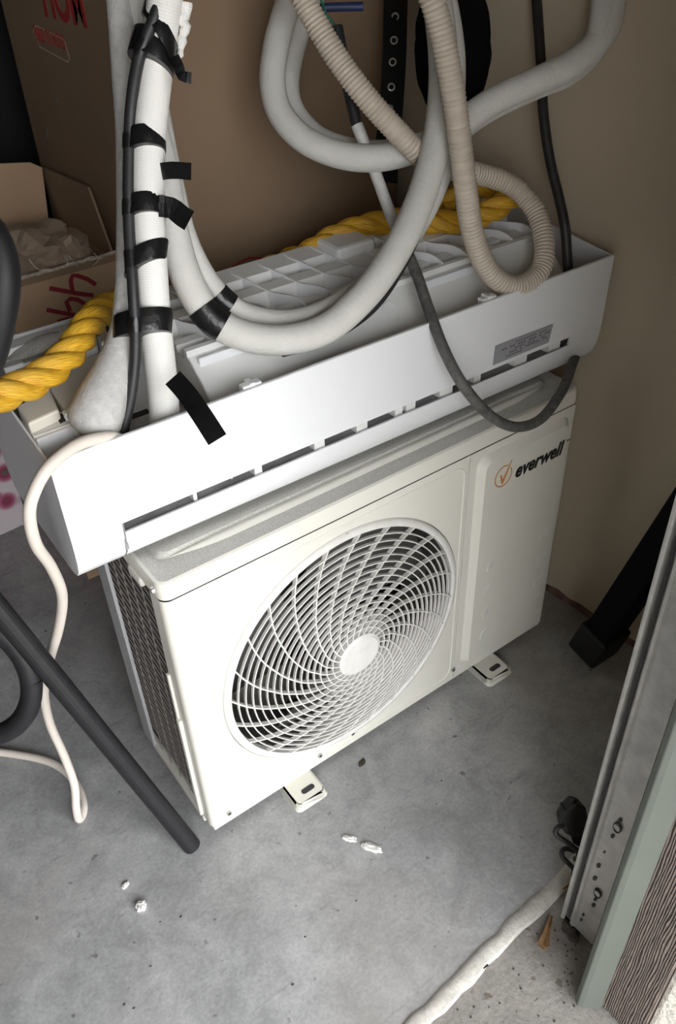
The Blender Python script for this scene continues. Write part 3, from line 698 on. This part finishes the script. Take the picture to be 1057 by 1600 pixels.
def ring_on(pts, r, f0, f1, parent, extra=.0012):
    P = spline([(D(*q[:3]), r+extra) for q in pts], .004); n = len(P); return obj('tape_band', tube(P[int(n*f0):int(n*f1)],24), 'tape', parent, smooth=True)
def frac_at(pts, u, v):
    P = spline([(D(*q[:3]), 1) for q in pts], .004); best = min(range(len(P)), key=lambda i: (to_px(P[i][0])[0]-u)**2+(to_px(P[i][0])[1]-v)**2); return best/len(P)
def to_px(p):
    d = Vector(p)-CAM; z = d.dot(FW); return PX+F*d.dot(RT)/z, PY-F*d.dot(UP)/z
for pts_, r_, (ua, va), (ub_, vb_) in ((big,.0207,(322,485),(352,512)),(inner,.0168,(340,458),(366,482))):
    ring_on(pts_, r_, frac_at(pts_,ua,va), frac_at(pts_,ub_,vb_), ub)
for v_ in (82,222,325,408,512):
    u_ = 236 if v_ < 100 else 205
    ring_on(cabp, .0069, frac_at(cabp,u_,v_-15), frac_at(cabp,u_,v_+15), con, .0010)
# loop pipe
lp = [(470,-60,1.24),(449,10,1.24),(432,70,1.24),(426,130,1.24),(440,180,1.24),(482,222,1.235),(547,245,1.23),(615,243,1.225),(690,215,1.225),(768,160,1.22),(846,124,1.21),(900,97,1.205),(944,52,1.2),(957,5,1.195),(955,-60,1.19)]
o = dtube('insulated_pipe', lp, .0193, 'foam', seg=24); tag(o, 'thick white insulated pipe looping across the top towards the beige wall', 'pipe', 'white insulated pipes')
lp1 = o
wo = ring_on(lp, .0193, frac_at(lp,862,117), frac_at(lp,906,93), lp1, .0011); wo.name = 'wrap_overlap'; wo.data.materials[0] = MT['foam']
o = dtube('insulated_pipe', [(520,-60,1.31),(482,10,1.31),(460,70,1.31),(449,135,1.30),(462,180,1.30),(500,218,1.295),(560,237,1.29),(625,236,1.285),(700,212,1.28),(765,170,1.268),(835,136,1.242),(890,112,1.222),(930,72,1.203),(944,10,1.193),(940,-60,1.185)], .0185, 'foam', seg=20)
tag(o, 'white insulated pipe half hidden behind the looping pipe, seen inside its left curve', 'pipe', 'white insulated pipes')
# black cable beside the U
o = dtube('black_cable', [(440,548,1.165),(510,527,1.18),(580,480,1.19),(628,410,1.20),(660,335,1.205),(682,250,1.21),(695,160,1.21)], .0092, 'rubber'); tag(o, 'black cable running under the right arm of the thick U-shaped pipe', 'cable')
# drain hose
cor = lambda s: 1+.05*math.sin(s*2*math.pi/.0058)
o = dtube('drain_hose', [(445,-60,1.10),(470,-10,1.11),(492,32,1.12),(530,95,1.135),(575,155,1.15),(620,205,1.17),(655,240,1.20),(700,262,1.26),(750,272,1.30),(800,290,1.32),(836,328,1.325),(851,380,1.32),(844,424,1.315),(815,446,1.30),(785,442,1.28),(757,412,1.25),(738,360,1.21),(729,300,1.17),(719,220,1.13),(706,130,1.09),(690,50,1.06),(672,-12,1.04),(650,-70,1.03)], .0158, 'drain', seg=18, step=.0013, rmod=cor)
tag(o, 'beige corrugated drain hose looping down to the right end of the white unit', 'hose')
# grey cable in three jackets
gc = empty('dusty_cable', D(530,60,1.22)); tag(gc, 'dusty grey cable crossing the front of the white unit and hanging down on its right', 'cable')
inv = Matrix.Translation(-D(530,60,1.22))
def gct(name, pts, r, m_): 
    o = obj(name, tube(spline([(inv @ (q if isinstance(q, Vector) else D(*q)), r) for q in pts]),14), m_, gc, smooth=True); return o
top = [(527,42,1.20),(534,80,1.205),(545,140,1.215),(558,195,1.225)]
mid = [(558,195,1.225),(585,265,1.24),(607,325,1.25),(622,362,1.25)]
low = [(622,362,1.25),(650,425,1.235),(672,488,1.215),(695,548,1.20),(725,603,1.215),(765,648,1.26),(805,667,1.30),(845,655,1.335),(878,612,1.375),(894,572,1.435)]
low_tail = [px_(902,548,.8905), px_(906,522,.8905)]
a_ = gct('black_jacket', top, .0085, 'rubber'); gct('pale_jacket', mid, .0088, 'whitecable'); gct('dusty_jacket', low+low_tail, .0082, 'dustcable')
gct('green_core', [(527,44,1.2),(520,34,1.2),(512,26,1.2),(508,16,1.2),(500,-5,1.2)], .0016, 'greenw')
gct('blue_cap', [(490,13,1.22),(525,11,1.22),(568,10,1.22)], .006, 'bluep')
o = dtube('black_cable', [(834,-60,1.29),(840,12,1.295),(846,100,1.305),(850,180,1.315),(860,250,1.328),(873,305,1.335),(883,352,1.34),(887,400,1.36),(888,450,1.39),(886,490,1.42)], .0078, 'rubber'); tag(o, 'black cable hanging straight down in front of the beige wall', 'cable')
# off-white cord
fl_ = [pz(u,v,.009) for u,v in ((124,1280),(131,1262),(121,1228),(92,1198),(45,1182),(-60,1168))]
pts = [(212,700,1.06),(195,690,1.03),(172,683,1.005),(130,691,.975),(97,711,.952),(72,735,.938),(53,770,.935),(46,805,.945),(56,850,.985),(80,886,1.05),(97,930,1.12),(92,980,1.20),(78,1030,1.27),(69,1080,1.33),(78,1130,1.38),(100,1180,1.42),(116,1225,1.45),(119,1262,1.465)]
o = dtube('power_cord', pts+fl_, .0073, 'cord', seg=14); tag(o, 'off-white power cord hanging from the left end of the white unit to the floor', 'cord')

# ================================================================== YELLOW ROPE
rp = [D(-70,640,.93),D(0,618,.965),D(60,592,1.0),D(110,550,1.04),D(140,505,1.09),D(165,482,1.15),D(188,474,1.21)]
rp += [Vector((.20,.375,.83)),Vector((.25,.39,.77)),Vector((.33,.395,.75)),Vector((.42,.395,.775))]
rp += [D(488,392,1.375),D(520,372,1.385),D(560,357,1.39),D(608,346,1.395),D(660,345,1.395),D(710,346,1.385),D(757,335,1.375),D(795,312,1.385),D(800,300,1.41),D(775,294,1.43),D(740,295,1.43),D(712,308,1.42),D(690,328,1.42)]
path = spline([(p,.0185) for p in rp], .004); T_, N_ = frames(path)
ro = empty('yellow_rope', path[0][0]); tag(ro, 'twisted yellow rope lying over the left end and along the back of the white unit', 'rope')
base0 = path[0][0]
for k_ in range(3):
    s=0; Q=[]
    for i,(p,r) in enumerate(path):
        if i: s += (p-path[i-1][0]).length
        a = 2*math.pi*(s/.115)+k_*2*math.pi/3; B_=T_[i].cross(N_[i])
        Q.append((p-base0+(N_[i]*math.cos(a)+B_*math.sin(a))*.0095, .0112))
    obj('strand', tube(Q,12), 'rope', ro, smooth=True)

# ================================================================== BOXES AND THINGS BEHIND
BX, BY = .342, .55
bb = empty('tall_box', (BX,BY,0)); tag(bb, 'large closed brown cardboard box standing behind the air conditioner units', 'box')
bw, bd, bh = .500, .62, 1.42
obj('front_side', MB().box(0,bw,0,.006,0,bh), 'box', bb, bevel=.002); ls = obj('left_side', MB().box(0,.006,.006,bd,0,bh), 'box', bb, bevel=.002)
obj('right_side', MB().box(bw-.006,bw,.006,bd,0,bh), 'box', bb); obj('rear_side', MB().box(.006,bw-.006,bd-.006,bd,0,bh), 'box', bb); obj('top_flap', MB().box(.004,bw-.004,.004,bd/2-.002,bh,bh+.006), 'box', bb); obj('top_flap', MB().box(.004,bw-.004,bd/2+.002,bd-.004,bh,bh+.006), 'box', bb)
xp = BX-.0006
def lf(u,v): return px_(u,v,xp)
off = Matrix.Translation((-BX,-BY,0))
p0, p1 = lf(70,17), lf(138,48)
dirv = Vector((0,-1,0)); wdt = abs(p1.y-p0.y)
M_ = off @ basis((xp, p0.y, (p0.z+p1.z)/2), (0,-1,0), (0,0,1))
textmesh('print_word','HOM',.095,M_,'red',bb,bold=.003,fit=wdt)
a0, a1 = lf(56,61), lf(104,79)
M_ = off @ basis((xp, a0.y, (a0.z+a1.z)/2), (0,-1,0), (0,0,1))
textmesh('print_line','BUILD TO HOLD',.034,M_,'red',bb,fit=abs(a1.y-a0.y))
fr = [off @ lf(u,v) for u,v in ((56,40),(52,48),(62,73),(106,97),(109,92),(100,62))]; fr.append(fr[0].copy())
obj('print_frame', ribbon(fr,.0022,.0004,(-1,0,0)), 'pale', bb)
for st_ in ([(360,421),(374,410),(390,403),(406,403),(421,408)],[(454,391),(466,387),(481,385)]):
    obj('marker_stroke', ribbon([off @ py_(u,v,BY-.0004) for u,v in st_],.004,.0004,(0,-1,0)), 'red', bb)
for (u,v) in ((89,152),(74,207)):
    obj('staple', ribbon([off @ lf(u,v-7), off @ lf(u+1,v+8)],.003,.0012,(-1,0,0)), 'steel', bb)
# small open box
SX, SY = .094, .76; sw, sd_, shh = .226, .30, .715
sb = empty('open_box', (SX,SY,0)); tag(sb, 'smaller open cardboard box with red handwriting on its front, left of the tall box', 'box')
so = Matrix.Translation((-SX,-SY,0))
obj('front_side', MB().box(0,sw,0,.005,0,shh), 'box2', sb); obj('left_side', MB().box(0,.005,.005,sd_,0,shh), 'box2', sb); obj('right_side', MB().box(sw-.005,sw,.005,sd_,0,shh), 'box2', sb); obj('rear_side', MB().box(.005,sw-.005,sd_-.005,sd_,0,shh), 'box2', sb)
obj('bottom', MB().box(.005,sw-.005,.005,sd_-.005,0,.005), 'box2', sb)
mb = MB().prism([(0,0,shh),(sw,0,shh),(sw,-.030,shh+.026),(0,-.030,shh+.026)],(0,.004,.003)); ff = obj('front_flap', mb, 'box2', sb)
random.seed(11); pts=[]
n=26
pts=[Vector((sw*i/n,-.030+random.uniform(-.001,.001),shh+.028+random.uniform(-.001,.0015))) for i in range(n+1)]
obj('torn_edge', tube([(p,random.uniform(.0026,.0046)) for p in pts],6), 'boxedge', ff)
for (u,v,k_) in ((45,405,0),(98,398,1),(108,400,2),(146,395,3)):
    b0 = so @ py_(u,v,SY-.033); obj('paper_shred', tube(spline([(b0,.0011),(b0+Vector((.006,-.002,-.014)),.001),(b0+Vector((.012-.02*(k_%2),-.003,-.022)),.0008)],.004),6), 'boxedge', ff)
yb = SY+sd_
mb = MB().prism([so @ py_(u,v,yb) for u,v in ((-60,258),(48,254),(66,262),(77,352),(70,372),(-60,372))],(0,.005,0)); obj('rear_flap', mb, 'box2', sb)
# right flap rises from the right side
rf = [(sw-.004,.01,shh),(sw-.004,sd_-.01,shh)]
q1 = so @ px_(137,293,SX+sw+.01); q2 = so @ px_(66,262,SX+sw+.0)
mb = MB().prism([(sw-.004,.012,shh),(sw-.004,sd_-.012,shh),(q2.x,q2.y,q2.z),(q1.x,q1.y,q1.z)],(.005,0,0)); obj('right_flap', mb, 'box', sb)
def stroke(pts, w_): obj('marker_stroke', ribbon([so @ py_(u/5.285,240+v/5.285,SY-.0004) for u,v in pts],w_,.0004,(0,-1,0)), 'darkred', sb)
stroke([(410,1112),(520,1132),(640,1155),(772,1172)],.0085); stroke([(792,1082),(720,1035),(640,1008),(600,1006),(585,1050),(600,1140)],.0085)
stroke([(385,1290),(500,1312),(680,1345)],.0085); stroke([(705,1245),(640,1205),(580,1198),(550,1225),(578,1305)],.0085); stroke([(480,1398),(560,1372),(640,1375)],.012)
# crumpled paper
bm = bmesh.new(); bmesh.ops.create_icosphere(bm, subdivisions=4, radius=1); random.seed(5)
from mathutils import noise as mnoise
for v_ in bm.verts:
    d_ = v_.co.normalized(); f_ = 1+.28*mnoise.noise(d_*2.3)+.16*abs(mnoise.noise(d_*5.1)); v_.co = Vector((d_.x*.100*f_, d_.y*.105*f_, d_.z*.06*f_))
    if d_.z < 0: v_.co.z = max(d_.z*1.3,-1)*(shh-.012)
me = bpy.data.meshes.new('packing_paper'); bm.to_mesh(me); bm.free(); me.materials.append(MT['paper']); o = bpy.data.objects.new('packing_paper', me); COL.objects.link(o)
o.location = (SX+.112, SY+.13, shh-.005); tag(o, 'crumpled brown packing paper sticking out of the open box', 'paper')
# floral bag
fb = empty('gift_bag', (-.10,1.05,0), (0,0,.05)); tag(fb, 'white floral paper gift bag on the floor behind the left end of the units', 'bag')
mb = MB().box(-.16,.16,0,.10,0,.40); obj('bag_body', mb, 'floral', fb, bevel=.004)
for s_ in (0,.10):
    obj('bag_handle', tube(spline([(Vector((-.06,s_,.38)),.003),(Vector((-.05,s_,.46)),.003),(Vector((0,s_,.49)),.003),(Vector((.05,s_,.46)),.003),(Vector((.06,s_,.38)),.003)],.01),8), 'cord', fb)
mb = MB().box(-.004,0,.80-SY,.99-SY,.16,.36); o = obj('floral_wrap', mb, 'floral', sb)
# black suitcase behind
sc = empty('black_suitcase', (.20,1.30,0)); tag(sc, 'tall black suitcase standing in the dark corner left of the tall box', 'suitcase')
obj('shell', MB().box(-.35,.24,0,.26,.03,1.22), 'leather', sc, bevel=.04, seg=4)
for x in (-.29,.18): obj('wheel', MB().cyl((x,.05,.03),(1,0,0),.03,.03,16), 'black', sc)
obj('grab_handle', tube(spline([(Vector((-.15,.13,1.21)),.01),(Vector((-.12,.13,1.26)),.01),(Vector((0,.13,1.26)),.01),(Vector((.03,.13,1.21)),.01)],.01),10), 'black', sc)

# ================================================================== BELT, BLACK CLOTH
bt = empty('belt', D(617,150,1.42)); tag(bt, 'black belt with metal eyelets hanging in front of the tall box', 'belt'); bi_ = Matrix.Translation(-D(617,150,1.42))
P_ = [bi_ @ D(u,v,d) for u,v,d in ((621,-60,1.40),(618,12,1.405),(616,90,1.41),(611,170,1.415),(604,240,1.42),(603,285,1.42))]
P_ = [p for p,_ in spline([(p,1) for p in P_],.008)]
obj('strap', ribbon(P_,.040,.004), 'leather', bt)
for (u,v) in ((618,26),(616,63),(614,97),(612,136),(609,170)):
    c = bi_ @ D(u,v,1.402); f_ = (bi_ @ CAM)-c; f_.normalize(); t_=f_.orthogonal().normalized(); b_=f_.cross(t_)
    obj('eyelet', tube([(c+(t_*math.cos(a)+b_*math.sin(a))*.0052,.0014) for a in [2*math.pi*i/20 for i in range(21)]],8,cap=False), 'steel', bt)
bm = bmesh.new(); bmesh.ops.create_uvsphere(bm, u_segments=64, v_segments=40, radius=1)
cc = D(708,70,1.375)
for v_ in bm.verts:
    d_=v_.co.normalized(); f_=1+.06*mnoise.noise(d_*4)+.015*mnoise.noise(d_*26)+.012*mnoise.noise(d_*60)
    v_.co = (RT*d_.x*.062+UP*d_.y*.130-FW*d_.z*.035)*f_
me = bpy.data.meshes.new('black_cap'); bm.to_mesh(me); bm.free(); me.materials.append(MT['cloth'])
for p_ in me.polygons: p_.use_smooth=True
o = bpy.data.objects.new('black_fleece', me); COL.objects.link(o); o.location = cc; tag(o, 'black fuzzy fleece cloth hanging beside the belt against the beige wall', 'cloth')

# ================================================================== BAR STOOL (black, left edge)
f0 = pz(300,1322,.0); f1 = D(0,955,1.13)
leg_top = f0 + (f1-f0)*1.28
sc0 = Vector((leg_top.x-.17, leg_top.y+.10, 0))
bs = empty('bar_stool', sc0); tag(bs, 'black metal stool with straight legs and foot ring at the left edge', 'stool')
so_ = Matrix.Translation(-sc0)
def rotz(v, a): return Matrix.Rotation(a,3,'Z') @ v
la, lb = so_ @ f0, so_ @ leg_top
for k_ in range(4):
    a=k_*math.pi/2; obj('leg', tube([(rotz(la,a)+Vector((0,0,.001)),.0155),(rotz(lb,a),.0155)],20), 'metalblk', bs, smooth=False)
rc=so_ @ D(-42,1062,1.20); ru=RT; rv=(UP*.92-FW*.39).normalized()
obj('hoop_brace', tube([(rc+(ru*math.cos(a)*.082+rv*math.sin(a)*.098),.0155) for a in [2*math.pi*i/60 for i in range(61)]],16,cap=False), 'metalblk', bs, smooth=True)
obj('seat', MB().cyl((0,0,leg_top.z),(0,0,1),.205,.04,40), 'black', bs, bevel=.012)
bp=[(so_ @ D(u,v,d), r) for u,v,d,r in ((-40,330,.79,.012),(-14,362,.79,.015),(0,400,.795,.0165),(4,440,.80,.017),(0,490,.81,.016),(-14,560,.83,.014),(-50,640,.86,.012))]
br = obj('backrest', tube(spline(bp,.008),18), 'black', bs, smooth=True)
q0=bp[-1][0]; obj('back_post', tube(spline([(q0,.011),(q0.lerp(Vector((-.12,.02,leg_top.z+.03)),.5)+Vector((-.02,0,-.03)),.011),(Vector((-.12,.02,leg_top.z+.02)),.011)],.02),12), 'metalblk', bs)

# ================================================================== GARAGE TRACK, SENSOR, LEANING POST
tL, tR = pz(880,1438,0), pz(924,1483,0)
tk = empty('door_track', (tL.x,tL.y,0)); tag(tk, 'galvanised steel garage door track standing by the door jamb', 'track')
ax_ = Vector((tR.x-tL.x, tR.y-tL.y, 0)); Lw=ax_.length; ax_.normalize(); nx=Vector((-ax_.y,ax_.x,0))
if nx.dot(Vector((-1,0,0)))<0: nx=-nx           # towards the opening
def tp(a,b,z=0): return ax_*a+nx*b+Vector((0,0,z))
pr=[(-.002,.0),(-.002,-.018),(.004,-.022),(.008,-.020),(.006,-.018),(.003,-.017),(.002,-.004),(.010,-.0035),(.012,.0005),(.017,.0018),(.020,-.001),(Lw,-.001),(Lw,-.028),(Lw-.002,-.028),(Lw-.002,-.003),(.019,-.003),(.016,-.0005),(.013,-.0015),(.011,-.0058),(.002,-.006)]
mb=MB(); mb.prism([tp(a,b,.012) for a,b in pr],(0,0,2.1)); tr=obj('channel', mb, 'galv', tk)
obj('edge_lip', tube([(tp(-.001,.001,.012),.0035),(tp(-.001,.001,2.1),.0035)],10), 'galv', tk, smooth=True)
obj('groove', MB().prism([tp(a,b,.02) for a,b in ((.0055,.0006),(.009,.0006),(.009,-.002),(.0055,-.002))],(0,0,2.08)), 'dark', tr)
tiv=Matrix.Translation((-tL.x,-tL.y,0)); tnn=nx; tk_k=nx.dot(Vector((tL.x,tL.y,0)))
def ont(u,v,b=.0): return tiv @ onp(u,v,nx,tk_k+b)
def slotpiece(u,v,w_,h_,tilt=0.5,name='slot'):
    c=ont(u,v,-.0006); q=[]
    for i in range(12):
        a=2*math.pi*i/12; q.append(c+ax_*(w_*math.cos(a))+Vector((0,0,1))*(h_*math.sin(a)+w_*math.cos(a)*tilt))
    return obj(name, MB().prism(q, nx*.0008), 'dark', tr)
for (u,v,w_,h_) in ((970,1281,.0026,.0055),(958,1306,.0026,.0052),(936,1352,.0030,.0062),(930,1372,.0030,.0060),(928,1414,.003,.0055),(931,1405,.0026,.0045),(912,1429,.002,.0045),(909,1437,.002,.0045),(945,1331,.0012,.003)):
    slotpiece(u,v,w_,h_)
for (u,v,r) in ((965,1293,.0085),(934,1396,.0085)):
    c=ont(u,v,0.001); obj('track_bolt', tube([(c+ax_*(r*math.cos(a))*.6+Vector((0,0,r*1.2*math.sin(a))),.0012) for a in [2*math.pi*i/20 for i in range(21)]],8,cap=False), 'dark', tr)
    obj('bolt_head', MB().cyl(c-nx*.001,nx,.0055,.002,14), 'galv', tr)
# bracket bits between track and jamb
for (z,s_) in ((.42,1),(.16,1)):
    mb=MB().prism([tp(Lw-.002,-.006,z),tp(Lw+.03,-.014,z),tp(Lw+.03,-.018,z),tp(Lw-.002,-.012,z)],(0,0,.035)); obj('wall_bracket', mb, 'galv', tk, bevel=.0008)
    obj('hex_bolt', MB().cyl(tp(Lw+.02,-.012,z+.018),nx,.006,.006,6), 'galv', tk)
# photo eye sensor with curled cable
se = empty('safety_sensor', (0,0,0)); tag(se, 'black safety sensor with curled cable clipped to the inner side of the track', 'sensor')
ds=(pz(898,1300,.085)-CAM).dot(FW)
c=D(898,1282,ds); R3=Matrix((RT,UP,-FW)).transposed()
def S_(u,v,d=ds): return D(u,v,d)
body=[(880,1283),(889,1268),(901,1256),(917,1262),(922,1290),(912,1305),(898,1310),(884,1303)]
obj('sensor_body', MB().prism([S_(u,v,ds-.02) for u,v in body], FW*.045), 'black', se, bevel=.004)
obj('sensor_arm', tube([(S_(888,1266,ds-.005),.004),(S_(893,1258,ds-.005),.0042),(S_(899,1248,ds-.005),.0042)],8), 'black', se); obj('sensor_arm', tube([(S_(882,1264,ds),.002),(S_(877,1254,ds),.002)],8), 'black', se)
obj('sensor_bracket', MB().prism([S_(u,v,ds) for u,v in ((893,1305),(913,1296),(910,1325),(897,1318))], FW*.01), 'metalblk', se)
cab=[(870,1292,ds-.02),(866,1300,ds-.02),(870,1306,ds-.015),(884,1315,ds-.01),(898,1327,ds),(904,1339,ds),(897,1342,ds+.01),(887,1329,ds+.012),(879,1326,ds+.01),(879,1337,ds),(888,1347,ds),(897,1358,ds),(896,1367,ds+.005)]
cab=[(884,1290,ds-.015),(873,1292,ds-.02),(868,1300,ds-.02),(873,1307,ds-.02),(888,1317,ds-.02),(901,1328,ds-.015),(905,1338,ds-.01),(899,1342,ds)]
cb2=[(899,1330,ds-.005),(886,1326,ds-.005),(879,1329,ds-.01),(879,1338,ds-.012),(888,1348,ds-.012),(897,1358,ds-.008),(896,1367,ds)]
obj('sensor_cable', tube(spline([(S_(*q),.0042) for q in cab],.004),10), 'rubber', se, smooth=True); obj('sensor_cable', tube(spline([(S_(*q),.004) for q in cb2],.004),10), 'rubber', se, smooth=True)
# leaning black post with sleeve foot
w0=pz(926,1012,.035); w1=px_(1072,800,w0.x+.022)
lpz=empty('leaning_post', (w0.x,w0.y,0)); tag(lpz, 'black square post with thicker foot leaning against the beige wall behind the track', 'post')
def squaretube(a,b,w_,h_,name,material,bev):
    a=Vector(a);b=Vector(b); t=(b-a).normalized(); u=t.cross(Vector((0,1,0))).normalized(); v=t.cross(u)
    mb=MB().prism([a+u*w_+v*h_,a-u*w_+v*h_,a-u*w_-v*h_,a+u*w_-v*h_], b-a); return obj(name, mb, material, lpz, bevel=bev)
o0=Vector((0,0,.03)); o1=w1-Vector((w0.x,w0.y,0)); dd_=(o1-o0)
squaretube(o0+dd_*.05,o0+dd_*1.9,.033,.028,'shaft','cloth',.006); squaretube(o0,o0+dd_*.19,.040,.035,'foot_sleeve','black',.006)

# ================================================================== DEBRIS ON THE FLOOR
def chip(name,u,v,sx,sy,sz,ang,label,cat,material,grp=None,seed=0,z=0.0):
    p=pz(u,v,z+sz*.4); bm=bmesh.new(); bmesh.ops.create_icosphere(bm,subdivisions=3,radius=1)
    for v_ in bm.verts:
        d_=v_.co.normalized(); f_=1+.35*mnoise.noise(d_*2+Vector((seed,0,0)))+.2*mnoise.noise(d_*6+Vector((seed,3,0))); v_.co=Vector((d_.x*sx*f_,d_.y*sy*f_,max(d_.z*sz*f_,-sz*.5)))
    me=bpy.data.meshes.new(name); bm.to_mesh(me); bm.free(); me.materials.append(MT[material]); o=bpy.data.objects.new(name,me); COL.objects.link(o)
    o.location=(p.x,p.y,z+sz*.5); o.rotation_euler=(0,0,ang); return tag(o,label,cat,grp)
gp='pale chips on the floor'
chip('plaster_chip',547,1311,.0125,.0055,.004,-.9,'shorter white plaster chip, left one of the pair in front of the fan','chip','chip',gp,1)
chip('plaster_chip',581,1325,.018,.0065,.005,-.95,'longer white plaster chip, right one of the pair in front of the fan','chip','chip',gp,2)
chip('plaster_chip',221,1417,.009,.008,.008,.3,'white crumb on the bare floor below the stool leg','chip','chip',gp,3)
chip('plaster_chip',196,1383,.0065,.0045,.003,.3,'small flat white chip just above the white crumb below the stool leg','chip','chip',gp,4)
chip('dirt_clump',566,1192,.009,.005,.003,.4,'dark dirt clump on the floor right of the left foot of the outdoor unit','dirt','dirt',None,5)
chip('dirt_clump',893,1452,.020,.012,.008,1.0,'dark dirt heap at the bottom of the door track','dirt','dirt',None,6,-.006)
def leaf(name,pts,w_,label,material='leaf'):
    P_=[pz(u,v,-.003) for u,v in pts]; mb=MB(); n=len(P_); vs=[]
    for i,p in enumerate(P_):
        t=(P_[min(i+1,n-1)]-P_[max(i-1,0)]).normalized(); s_=Vector((-t.y,t.x,0))*w_[i]
        vs += [p-s_+Vector((0,0,.004)),p+Vector((0,0,.001)),p+s_+Vector((0,0,.005))]
    mb.add(vs,[(3*i+k_,3*i+k_+1,3*i+4+k_,3*i+3+k_) for i in range(n-1) for k_ in range(2)])
    return tag(obj(name,mb,material,solid=.0008),label,'leaf')
leaf('dry_leaf',[(862,1432),(858,1446),(854,1460),(849,1478),(852,1484)],[.002,.0035,.005,.009,.004],'curled dry brown leaf on the concrete apron')
leaf('dry_leaf',[(888,1372),(882,1380),(876,1388)],[.004,.012,.006],'reddish dry leaf scrap beside the track under the sensor cable')
leaf('dry_leaf',[(752,1505),(757,1510),(762,1507)],[.002,.005,.003],'tiny brown leaf scrap on the apron next to the white lip','dirt')
random.seed(21); mb=MB()
for i in range(90):
    u,v=random.choice([(random.gauss(870,28),random.gauss(1420,36)),(random.uniform(700,900),random.uniform(1480,1598)),(random.gauss(895,12),random.gauss(1540,30))])
    p=pz(u,v,-.005)
    if (p-TH).dot(gy) > -.03: continue
    s_=random.uniform(.0005,.0016); mb.box(p.x-s_,p.x+s_,p.y-s_*.7,p.y+s_*.7,-.006,-.006+s_)
o=obj('gravel_crumbs',mb,'dirt'); tag(o,'scattered dark crumbs of dirt on the concrete apron','dirt'); o['kind']='stuff'
mb=MB()
for i in range(30):
    p=pz(random.uniform(150,860),random.uniform(1180,1590),0)
    if (p-TH).dot(gy) < .03 or p.y > -.06: continue
    s_=random.uniform(.0005,.0012); mb.box(p.x-s_*1.5,p.x+s_*1.5,p.y-s_*.7,p.y+s_*.7,0,s_)
o=obj('floor_grit',mb,'dirt'); tag(o,'fine dark grit scattered on the smooth garage floor','dirt'); o['kind']='stuff'
